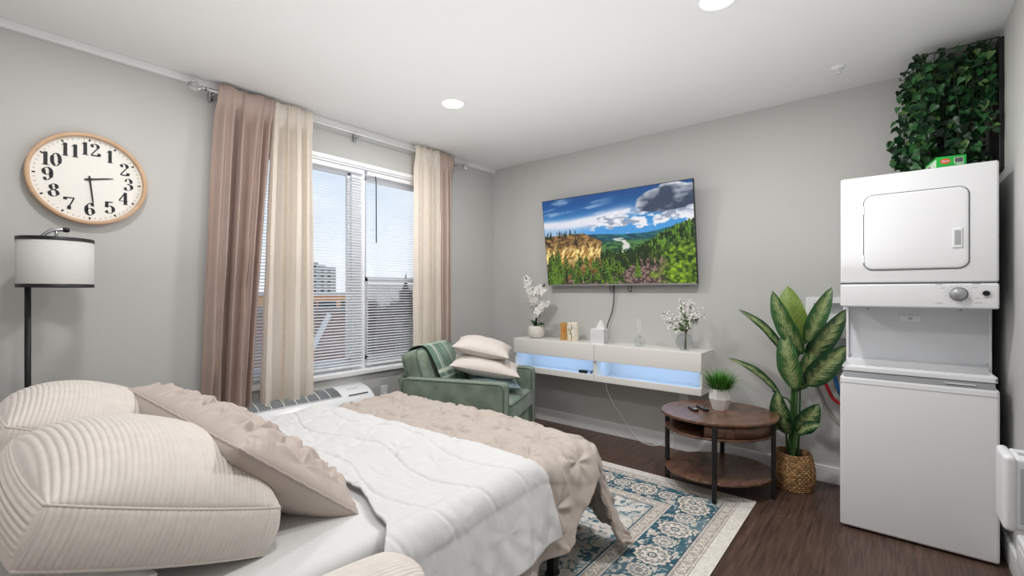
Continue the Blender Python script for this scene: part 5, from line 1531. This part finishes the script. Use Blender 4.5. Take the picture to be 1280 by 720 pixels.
def clock():
    cy, cz, R = -3.331, 1.917, .2475
    t = thing('wall_clock', 'round white wall clock with pale wooden rim and black numerals', 'clock', (0, cy, cz))
    W = lambda p, q, h: (h, cy + p, cz + q)
    def lathe(prof, name, m, n=96):
        vs = []; k = len(prof)
        for (r, h) in prof:
            for j in range(n): a = 2 * PI * j / n; vs.append(W(r * math.cos(a), r * math.sin(a), h))
        fs = [(i * n + j, i * n + (j + 1) % n, (i + 1) * n + (j + 1) % n, (i + 1) * n + j) for i in range(k - 1) for j in range(n)]
        return MB().raw(vs, fs, True).build(name, m, t)
    lathe([(R - .004, .001), (R, .006), (R, .044), (R - .003, .048), (R - .016, .048), (R - .019, .045), (R - .019, .022)], 'rim', M['clockwood'])
    lathe([(0, .024), (R - .018, .024)], 'dial', M['dial'])
    lathe([(0, .002), (R - .004, .002)], 'back_plate', M['dial'])
    m = MB()
    h0 = .0246; H = .070
    def quad(pts): m.raw([W(p, q, h0 + .0006) for p, q in pts], [tuple(range(len(pts)))])
    for i in range(60):
        a = PI / 2 - 2 * PI * i / 60
        r0, r1, w = ((.207, .219, .0038) if i % 5 == 0 else (.209, .2175, .0009))
        c, s = math.cos(a), math.sin(a)
        quad([(r0 * c + w * s, r0 * s - w * c), (r1 * c + w * s, r1 * s - w * c), (r1 * c - w * s, r1 * s + w * c), (r0 * c - w * s, r0 * s + w * c)][::-1])
    m.build('minute_marks', M['ink'], t)
    m = MB()
    lay = [0]
    def stroke(m, pts, ox, oy):
        n = len(pts); L = []; Rr = []
        for i, (x, y) in enumerate(pts):
            x0_, y0_ = pts[max(0, i - 1)]; x1_, y1_ = pts[min(n - 1, i + 1)]
            dx, dy = x1_ - x0_, y1_ - y0_; l = math.hypot(dx, dy) or 1; dx /= l; dy /= l
            hw = .5 * (.050 + .165 * abs(dy) ** 1.6)
            # thin connecting strokes that climb to the right
            if dx * dy > 0 and abs(dx) > .3: hw *= .45
            L.append((x - dy * hw, y + dx * hw)); Rr.append((x + dy * hw, y - dx * hw))
        lay[0] = (lay[0] + 1) % 7; hh = h0 + .0006 + lay[0] * .00008
        vs = [W(ox + H * p, oy + H * q, hh) for p, q in L + Rr]
        m.raw(vs, [(i, n + i, n + i + 1, i + 1) for i in range(n - 1)])
    for num in range(1, 13):
        m = MB()
        a = PI / 2 - 2 * PI * num / 12
        rad = .163 if num not in (10, 11, 12, 1, 2) else .166
        s = str(num); wd = .6 * H * .92
        tx, ty = rad * math.cos(a), rad * math.sin(a)
        if num == 10: tx -= .008; ty -= .003
        if num == 11: tx += .005
        if num == 9: tx -= .002
        for k, ch in enumerate(s):
            ox = tx - wd * len(s) / 2 + k * wd; oy = ty - H / 2
            ps, balls = digit_paths(ch)
            for p in ps: stroke(m, p, ox, oy)
            for (bx, by, br) in balls:
                m.raw([W(ox + H * (bx + br * math.cos(2 * PI * i / 14)), oy + H * (by + br * math.sin(2 * PI * i / 14)), h0 + .0013) for i in range(14)], [tuple(range(14))])
        m.build('numeral', M['ink'], t)
    def hand(ang, ln, tail, w0, w1, h, name):
        a = PI / 2 - math.radians(ang); c, s = math.cos(a), math.sin(a)
        pts = [(-tail, w0 * .9), (-tail * .3, w0), (ln * .75, w0 * .75), (ln, w1), (ln, -w1), (ln * .75, -w0 * .75), (-tail * .3, -w0), (-tail, -w0 * .9)]
        P = [W(p * c - q * s, p * s + q * c, h) for p, q in pts]
        MB().poly(P, (.0012, 0, 0)).build(name, M['ink'], t)
    hand(78, .100, .022, .0045, .0015, .028, 'hour_hand'); hand(174, .150, .018, .0042, .0012, .031, 'minute_hand')
    MB().cyl((.025, cy, cz), (.034, cy, cz), .008, 20).build('centre_cap', M['ink'], t)

# ================================================================== LAMP, AIR CONDITIONER, SMALL WALL ITEMS
def lamp():
    px, py = .25, -3.577; cx, cy = .25, -3.481
    t = thing('floor_lamp', 'black floor lamp with white drum shade trimmed in black, by the wall clock', 'floor lamp', (px, py, 0))
    MB().lathe([(0, .022), (.09, .022), (.125, .014), (.13, .004), (.128, 0), (0, 0)], 48, (px, py, 0)).build('base', M['black'], t)
    MB().cyl((px, py, .015), (px, py, 1.545), .0115, 20).build('pole', M['black'], t)
    MB().tube(curve_pts([(px, py, 1.538), (px, py + .035, 1.556), (px, py + .06, 1.585), (cx, cy - .01, 1.603), (cx, cy + .03, 1.608)], 30), .009, 14).build('arched_arm', M['chrome'], t)
    MB().cyl((cx, cy, 1.57), (cx, cy, 1.603), .006, 12).cyl((cx, cy, 1.50), (cx, cy, 1.57), .018, 16).build('socket_stem', M['chrome'], t)
    MB().lathe([(0, -.015), (.011, -.011), (.013, 0), (.011, .011), (0, .015)], 16).xf(Matrix.Translation((cx, cy + .034, 1.608)) @ Matrix.Rotation(PI / 2, 4, 'X')).build('arm_knob', M['blackp'], t)
    r, z0, z1 = .138, 1.322, 1.562
    sh = MB().lathe([(r, z0 + .016), (r, z1 - .016), (r - .002, z1 - .016), (r - .002, z0 + .016), (r, z0 + .016)], 64, (cx, cy, 0)).build('lamp_shade', M['shade'], t)
    for za, zb in ((z0, z0 + .0165), (z1 - .0165, z1)):
        MB().lathe([(r + .0012, za), (r + .0012, zb), (r - .003, zb), (r - .003, za), (r + .0012, za)], 64, (cx, cy, 0)).build('shade_band', M['black'], sh)
    m = MB()
    for i in range(3):
        a = 2 * PI * i / 3 + .3; m.tube([(cx, cy, 1.548), (cx + (r - .002) * math.cos(a), cy + (r - .002) * math.sin(a), 1.556)], .0022, 6)
    m.build('shade_spider', M['chrome'], t)
    MB().lathe([(0, 1.40), (.02, 1.405), (.03, 1.43), (.026, 1.46), (.014, 1.485), (.013, 1.505)], 20, (cx, cy, 0)).build('bulb', M['ceramic'], t)

def air_conditioner():
    y0, y1 = -2.70, -1.655
    t = thing('wall_air_conditioner', 'white through-wall air conditioner under the window', 'air conditioner', (0, (y0 + y1) / 2, .12))
    prof = [(0.001, .12), (.215, .12), (.232, .14), (.236, .40), (.228, .435), (.20, .475), (.15, .512), (.09, .535), (.03, .545), (.001, .545)]
    c = curve_pts([(x, 0, z) for x, z in prof[3:]], 40); pf = prof[:3] + [(p.x, p.z) for p in c]
    n = len(pf); m = MB()
    ys = [y0, y0 + .012, y1 - .012, y1]; sc = [.975, 1, 1, .975]
    vs = []
    for y, s in zip(ys, sc): vs += [((x) * s, y, .33 + (z - .33) * s) for x, z in pf]
    fs = [(i * n + j, (i + 1) * n + j, (i + 1) * n + (j + 1) % n, i * n + (j + 1) % n) for i in range(3) for j in range(n)]
    m.raw(vs, fs, True); m.f += [tuple(range(n)), tuple(range(3 * n, 4 * n))[::-1]]; m.s += [False, False]
    m.build('casing', M['applw'], t)
    # top discharge grille on the curved face
    def at(u, y, off=.002):   # u from front (0) to back (1) over the curve
        i = u * (len(c) - 1); k = min(int(i), len(c) - 2); p = c[k].lerp(c[k + 1], i - k); d = (c[k + 1] - c[k]).normalized(); nn = Vector((d.z, 0, -d.x)); nn = -nn if nn.z < 0 else nn
        return Vector((p.x, y, p.z)) + nn * off
    ga, gb = y0 + .06, -1.925
    P = np.array([[at(u, y, .0015) for y in (ga, gb)] for u in np.linspace(.44, .86, 14)])
    MB().grid(P, smooth=True).build('grille_bed', M['acgrille'], t)
    m = MB()
    for i in range(13):
        u = .455 + .395 * i / 12
        m.tube([at(u, ga, .004), at(u, gb, .004)], .0028, 5)
    m.build('louvers', M['greyp'], t)
    m = MB(); k = int((gb - ga) / .085)
    for i in range(k + 1):
        y = gb - i * .085
        m.tube([at(u, y, .005) for u in np.linspace(.43, .87, 12)], .0035, 5)
    m.tube([at(.43, ga, .003), at(.43, gb, .003)], .004, 5); m.tube([at(.87, ga, .003), at(.87, gb, .003)], .004, 5)
    m.build('grille_ribs', M['applw'], t)
    P = np.array([[at(u, y, .0015) for y in (-1.87, -1.70)] for u in np.linspace(.40, .44, 3)])
    MB().grid(P).build('control_slot', M['seam'], t)
    m = MB()
    for i in range(5): 
        P = np.array([[at(u, y, .0012) for y in (-1.84 + i * .02, -1.83 + i * .02)] for u in np.linspace(.60, .64, 3)]); m.grid(P)
    m.build('badge_marks', M['greyp'], t)
    MB().tube([at(.0, y0 + .01, .001), at(.0, y1 - .01, .001)], .0022, 5).build('front_seam', M['greyp'], t)

def outlet(name, lab, c, nrm, plug=False):
    c = Vector(c); n = Vector(nrm)
    t = thing(name, lab, 'outlet', tuple(c), 0, 'wall outlets')
    if abs(n.x) > .5:
        B = lambda du, dz, h0, h1, r: MB().box((c.x + n.x * h0, c.y - du, c.z - dz), (c.x + n.x * h1, c.y + du, c.z + dz), r)
        pos = lambda du, dz, h: (c.x + n.x * h, c.y + du, c.z + dz)
    else:
        B = lambda du, dz, h0, h1, r: MB().box((c.x - du, c.y + n.y * h0, c.z - dz), (c.x + du, c.y + n.y * h1, c.z + dz), r)
        pos = lambda du, dz, h: (c.x + du, c.y + n.y * h, c.z + dz)
    B(.036, .058, 0, .006, .003).build('cover_plate', M['trim'], t)
    B(.017, .034, .006, .008, .001).build('receptacle', M['vinyl'], t)
    m = MB()
    for dz in (-.018, .018):
        for du in (-.006, .006):
            p = Vector(pos(du, dz, .008)); m.box(p - Vector((.001, .001, .004)), p + Vector((.001, .001, .004)))
    m.build('slots', M['ink'], t)
    if plug:
        m = MB(); a = Vector(pos(.012, -.025, .009)); b = Vector(pos(.012, -.025, .04)); m.tube([a, b], .014, 12)
        tag(m.build('charger_plug', M['vinyl']), 'white plug in the outlet under the window wall', 'plug')

def wall_bits():
    outlet('wall_outlet', 'white wall outlet between the air conditioner and the armchair', (0, -1.43, .425), (1, 0, 0), True)
    outlet('wall_outlet', 'white wall outlet under the console, behind the round table', (2.10, 0, .44), (0, -1, 0))
    # washer valve box recessed in the wall
    t = thing('valve_box', 'white recessed washer valve box in the wall behind the tall plant', 'valve box', (3.075, 0, 1.13))
    bx0, bx1, bz0, bz1 = 2.99, 3.16, 1.03, 1.225
    m = MB()
    m.box((bx0 - .045, -.006, bz0 - .04), (bx0, 0, bz1 + .04)); m.box((bx1, -.006, bz0 - .04), (bx1 + .03, 0, bz1 + .04))
    m.box((bx0, -.006, bz0 - .04), (bx1, 0, bz0)); m.box((bx0, -.006, bz1), (bx1, 0, bz1 + .04))
    m.build('flange', M['trim'], t)
    m = MB().box((bx0, .075, bz0), (bx1, .08, bz1)).box((bx0, 0, bz0), (bx0 + .003, .08, bz1)).box((bx1 - .003, 0, bz0), (bx1, .08, bz1)).box((bx0, 0, bz0), (bx1, .08, bz0 + .003)).box((bx0, 0, bz1 - .003), (bx1, .08, bz1))
    m.build('liner', M['vinyl'], t)
    for x in (3.045, 3.115):
        v = MB().cyl((x, .03, bz0), (x, .03, bz0 + .07), .01, 14).cyl((x, .03, bz0 + .05), (x, .0, bz0 + .05), .008, 12).build('valve', M['silver'], t)
        MB().box((x - .018, -.006, bz0 + .045), (x + .018, .004, bz0 + .055), .003).build('valve_handle', M['hosered'] if x < 3.1 else M['hoseblue'], t)
    tag(MB().tube(curve_pts([(3.045, .02, 1.035), (3.04, -.03, .98), (3.035, -.05, .86), (3.055, -.05, .72), (3.10, -.06, .60), (3.15, -.055, .555), (3.20, -.045, .54)], 50), .011, 12).build('water_hose', M['hosered']), 'red water hose curving behind the plant to the washer', 'hose')
    tag(MB().tube(curve_pts([(3.115, .02, 1.035), (3.105, -.025, .98), (3.09, -.035, .86), (3.12, -.03, .70), (3.16, -.027, .58), (3.20, -.022, .50)], 50), .011, 12).build('water_hose', M['hoseblue']), 'blue water hose running down behind the plant to the washer', 'hose')
    tag(MB().tube(curve_pts([(2.985, -.012, .98), (2.98, -.0105, .80), (3.00, -.0095, .66), (3.06, -.0095, .52), (3.13, -.0095, .42), (3.20, -.0095, .34), (3.26, -.012, .16), (3.28, -.020, .0095), (3.33, -.03, .0095)], 50), .009, 10).build('drain_hose', M['greyhose']), 'grey drain hose curving along the wall to the washer', 'hose')
    t = thing('shut_off_box', 'small black box low on the wall behind the washer', 'box', (3.165, -.001, .47))
    MB().box((3.14, -.02, .44), (3.185, -.001, .565), .004).build('housing', M['blackp'], t)
    MB().box((3.146, -.022, .53), (3.18, -.0195, .55), .001).build('label_plate', M['greyp'], t)
    # white purifier on the right wall
    t = thing('air_purifier', 'white wall-mounted air purifier with grey mesh side at the right picture edge', 'air purifier', (3.80, -1.49, .50))
    y0, y1, z0, z1 = -1.525, -1.375, .497, .748
    pts = []
    for (p, q) in ((y0, z0), (y0 + .0, z1 - .0), (y1, z1), (y1, z0)): pts.append((p, q))
    vs, fs = rounded_box((3.692, y0 - .004, z0 - .002), (3.724, y1 + .004, z1 + .002), .015, 5)
    MB().raw(vs, fs, True).build('front_panel', M['applw'], t)
    vs, fs = rounded_box((3.720, y0 + .004, z0 + .004), (3.8455, y1 - .004, z1 - .004), .012, 4)
    b = MB().raw(vs, fs, True).build('body', M['applg'], t)
    m = MB()
    for i in range(34): 
        z = z0 + .03 + i * .0055
        m.box((3.732, y0 + .0025, z), (3.838, y0 + .0045, z + .003))
    m.build('mesh_grille', M['mesh_grey'], t)
    MB().box((3.735, y0 + .05, z1 - .006), (3.78, y0 + .09, z1 - .003), .001).build('top_button', M['greyp'], t)
    t = thing('wall_box', 'small white box on the right wall below the air purifier', 'box', (3.83, -1.09, .17))
    MB().box((3.80, -1.20, .17), (3.8449, -.98, .30), .012).build('housing', M['applw'], t)
    MB().box((3.7985, -1.15, .20), (3.8005, -1.03, .27), .001).build('cover', M['trim'], t)

# ================================================================== RUG
def rug():
    x0, x1, y0, y1 = .62, 2.768, -3.50, -.655
    st = .0048
    nx, ny = int((x1 - x0) / st) + 1, int((y1 - y0) / st) + 1
    X = np.linspace(x0, x1, nx)[:, None] + np.zeros((1, ny)); Y = np.linspace(y0, y1, ny)[None, :] + np.zeros((nx, 1))
    dx = np.minimum(X - x0, x1 - X); dy = np.minimum(Y - y0, y1 - Y)
    d = np.minimum(dx, dy); vert = dx < dy
    cxm, cym = (x0 + x1) / 2, (y0 + y1) / 2
    al = np.where(vert, np.abs(Y - cym), np.abs(X - cxm))
    iv = np.array([222., 216, 208]); bg = np.array([188., 178, 168]); teal = np.array([58., 98, 114]); grey = np.array([150., 146, 144]); pale = np.array([206., 206, 206])
    img = np.zeros((nx, ny, 3)); img[:] = iv
    def put(mask, col, a=1.0):
        m = (np.clip(mask.astype(float), 0, 1) * a)[..., None]; img[:] = img * (1 - m) + np.asarray(col) * m
    # ivory selvedge
    put((d < .075), np.array([226, 222, 214])); put((np.abs(d - .078) < .0035), grey); put((np.abs(d - .148) < .0035), grey); put((np.abs(d - .386) < .0035), np.array([206, 204, 200]))
    def guard(lo, hi, period):
        z = (d > lo + .004) & (d < hi - .004)
        c = (lo + hi) / 2; hw = (hi - lo) / 2
        s = np.mod(al + 10 * period, period) - period / 2; r = np.hypot(s, d - c)
        put(z, bg)
        put(z & (np.abs(r - hw * .72) < .005), iv); put(z & (r < hw * .5), np.array([168, 158, 152])); put(z & (r < hw * .28), iv); put(z & (r < hw * .12), teal * .8)
        s2 = np.abs(np.abs(s) - period / 2); r2 = np.abs(s2) + np.abs(d - c)
        put(z & (r2 < hw * .55), iv); put(z & (r2 < hw * .25), grey)
        put(z & (np.abs(d - lo - .009) < .003), grey, .7); put(z & (np.abs(hi - d - .009) < .003), grey, .7)
    guard(.081, .146, .092)
    # main blue border
    z = (d > .152) & (d < .382); c = .267; per = .31
    put(z, teal)
    u = al; w = d - c
    wob = .02 * (fbm(X * 14, Y * 14, 3) - .5)
    # scrolling vines
    vine = np.abs(w - .062 * np.sin(2 * PI * u / per * 1.0 + .6) + wob); put(z & (vine < .006), iv)
    vine2 = np.abs(w + .062 * np.sin(2 * PI * u / per * 1.0 + .6) + wob); put(z & (vine2 < .005), bg)
    fl = fbm(u * 34, w * 34 + 5, 9, 3); put(z & (fl > .60), iv, .95); put(z & (fl > .665), bg, .9)
    lf = np.abs(fbm(u * 22 + 9, w * 22, 15, 3) - .5); put(z & (lf < .018), np.array([214, 210, 204]), .9)
    def ros(off, R, col2):
        s = np.mod(u + off + 10 * per, per) - per / 2; r = np.hypot(s, w); th = np.arctan2(w, s)
        sc = R * (1 + .07 * np.cos(12 * th))
        put(z & (r < sc * 1.10), teal * .8); put(z & (r < sc), iv); put(z & (r < sc * .86), col2)
        pet = .62 * R * (1 + .22 * np.cos(8 * th)); put(z & (r < pet), iv); put(z & (np.abs(r - pet) < .0035), teal)
        put(z & (r < .34 * R), bg); put(z & (r < .26 * R), teal * .9); put(z & (r < .16 * R), iv); put(z & (r < .07 * R), teal * .6)
        dots = (np.abs(r - .74 * R) < .05 * R) & (np.cos(16 * th) > .55); put(z & dots, teal * .9)
    ros(0, .085, bg); ros(per / 2, .056, np.array([196, 188, 180]))
    put(z & ((d < .158) | (d > .376)), np.array([34, 66, 82]))
    guard(.390, .458, .096)
    # field: ivory with pale blue tracery and medallion
    z = d > .460
    put(z, np.array([218, 214, 208]))
    ax_, ay_ = np.abs(X - cxm), np.abs(Y - cym)
    f1 = fbm(ax_ * 16, ay_ * 16, 33, 4); put(z & (f1 > .60), np.array([190, 188, 186]), .8)
    f2 = np.abs(fbm(ax_ * 9 + 3, ay_ * 9, 41, 3) - .5); put(z & (f2 < .02), teal, .75)
    f3 = fbm(ax_ * 26, ay_ * 26 + 7, 47, 3); put(z & (f3 > .655), teal * 1.05, .85)
    ph = np.hypot(np.mod(ax_, .26) - .13, np.mod(ay_, .30) - .15); thf = np.arctan2(np.mod(ay_, .30) - .15, np.mod(ax_, .26) - .13)
    put(z & (np.abs(ph - .075 * (1 + .12 * np.cos(6 * thf))) < .006), np.array([120, 146, 158]), .8); put(z & (ph < .03), bg); put(z & (ph < .016), teal)
    put(z & (d < .467), teal * .9); put(z & (np.abs(d - .476) < .004), bg)
    # worn patches
    wear = fbm(X * 5, Y * 5, 55, 4); a = (sstep(.45, .7, wear) * .30)[..., None]
    img[:] = img * (1 - a) + np.array([206, 202, 198]) * a
    img *= (.90 + .2 * fbm(X * 120, Y * 120, 60, 2))[..., None]
    # a woven surface has thickness: closed slab
    Z = .0105 + .0008 * fbm(X * 60, Y * 60, 61, 2)
    t = thing('area_rug', 'ivory and teal patterned area rug under the bed and side table', 'rug', ((x0 + x1) / 2, (y0 + y1) / 2, 0))
    MB().grid(np.stack([X, Y, Z], -1), col=s2l(np.clip(img, 0, 255))).build('pile', M['rug'], t, True, True)
    m = MB()
    m.box((x0, y0, .001), (x1, y0 + .004, .0112)).box((x0, y1 - .004, .001), (x1, y1, .0112)).box((x0, y0, .001), (x0 + .004, y1, .0112)).box((x1 - .004, y0, .001), (x1, y1, .0112)).box((x0, y0, .0005), (x1, y1, .006))
    m.build('bound_edge', M['rugedge'], t)

# ================================================================== LIGHT, SKY, CAMERA
def world():
    w = bpy.data.worlds.new('cloudy_sky'); S.world = w; w.use_nodes = True
    t = w.node_tree; n = t.nodes; l = t.links
    bg = n['Background']
    tc = n.new('ShaderNodeTexCoord')
    sx = n.new('ShaderNodeSeparateXYZ'); l.new(tc.outputs['Generated'], sx.inputs[0])
    cr = n.new('ShaderNodeValToRGB'); e = cr.color_ramp.elements
    e[0].position = 0.0; e[0].color = rgb(228, 231, 237)
    e[1].position = .45; e[1].color = rgb(166, 188, 214)
    l.new(sx.outputs['Z'], cr.inputs['Fac'])
    mp = n.new('ShaderNodeMapping'); mp.inputs['Scale'].default_value = (3, 3, 9); l.new(tc.outputs['Generated'], mp.inputs['Vector'])
    nz = n.new('ShaderNodeTexNoise'); nz.inputs['Scale'].default_value = 1.6; nz.inputs['Detail'].default_value = 6; l.new(mp.outputs['Vector'], nz.inputs['Vector'])
    c2 = n.new('ShaderNodeValToRGB'); e = c2.color_ramp.elements
    e[0].position = .42; e[0].color = (0, 0, 0, 1); e[1].position = .62; e[1].color = (1, 1, 1, 1)
    l.new(nz.outputs['Fac'], c2.inputs['Fac'])
    mx = n.new('ShaderNodeMix'); mx.data_type = 'RGBA'
    l.new(c2.outputs['Color'], mx.inputs['Factor']); l.new(cr.outputs['Color'], mx.inputs['A']); mx.inputs['B'].default_value = rgb(222, 224, 232)
    l.new(mx.outputs['Result'], bg.inputs['Color']); bg.inputs['Strength'].default_value = SKY
def area(name, loc, target, sx, sy, e, col=(1, 1, 1)):
    ld = bpy.data.lights.new(name, 'AREA'); ld.shape = 'RECTANGLE'; ld.size = sx; ld.size_y = sy; ld.energy = e; ld.color = col
    o = bpy.data.objects.new(name, ld); o.location = loc
    o.rotation_euler = (Vector(target) - Vector(loc)).to_track_quat('-Z', 'Y').to_euler(); COL.objects.link(o)
    return o
def camera():
    cd = bpy.data.cameras.new('camera'); cd.sensor_width = 36; cd.sensor_fit = 'HORIZONTAL'
    cd.lens = FPX / 1280 * 36; cd.shift_y = (HY - 360) / 1280; cd.clip_start = .02; cd.clip_end = 400
    o = bpy.data.objects.new('camera', cd); o.location = CAM; o.rotation_euler = (PI / 2, 0, TH); COL.objects.link(o)
    S.camera = o

CAN_W = (17, 19, 9, 11)
SKY = 1.25
EOF_MAIN = None
room(); window(); blinds(); curtains(); ceiling_fixtures(); outside()
bed(); bedding(); pillows()
armchair(); television(); console(); decor(); round_table(); floor_plant(); laundry(); ivy(); clock(); lamp(); air_conditioner(); wall_bits(); rug()
world(); camera()
area('added_ceiling_fill', (2.0, -2.2, 1.42), (2.0, -2.2001, 2.9), 2.8, 2.8, 23, (1, .99, .985))  # added upward fill light without a fixture, brightens ceiling and room
for (a, b) in ((.56, 1.42), (1.45, 2.32)):
    o = area('led_glow', ((a + b) / 2, -.20, .690), ((a + b) / 2, -.05, .56), b - a - .06, .02, .5, (.32, .56, 1.0))
v = S.view_settings; v.view_transform = 'Standard'; v.look = 'None'; v.exposure = 0.15; v.gamma = 1.0; v.use_curve_mapping = False
S.display_settings.display_device = 'sRGB'
S.cycles.max_bounces = 10; S.cycles.transparent_max_bounces = 24; S.cycles.diffuse_bounces = 6
S.cycles.sample_clamp_indirect = 6.0; S.cycles.caustics_reflective = False; S.cycles.caustics_refractive = False
S.cycles.use_denoising = True
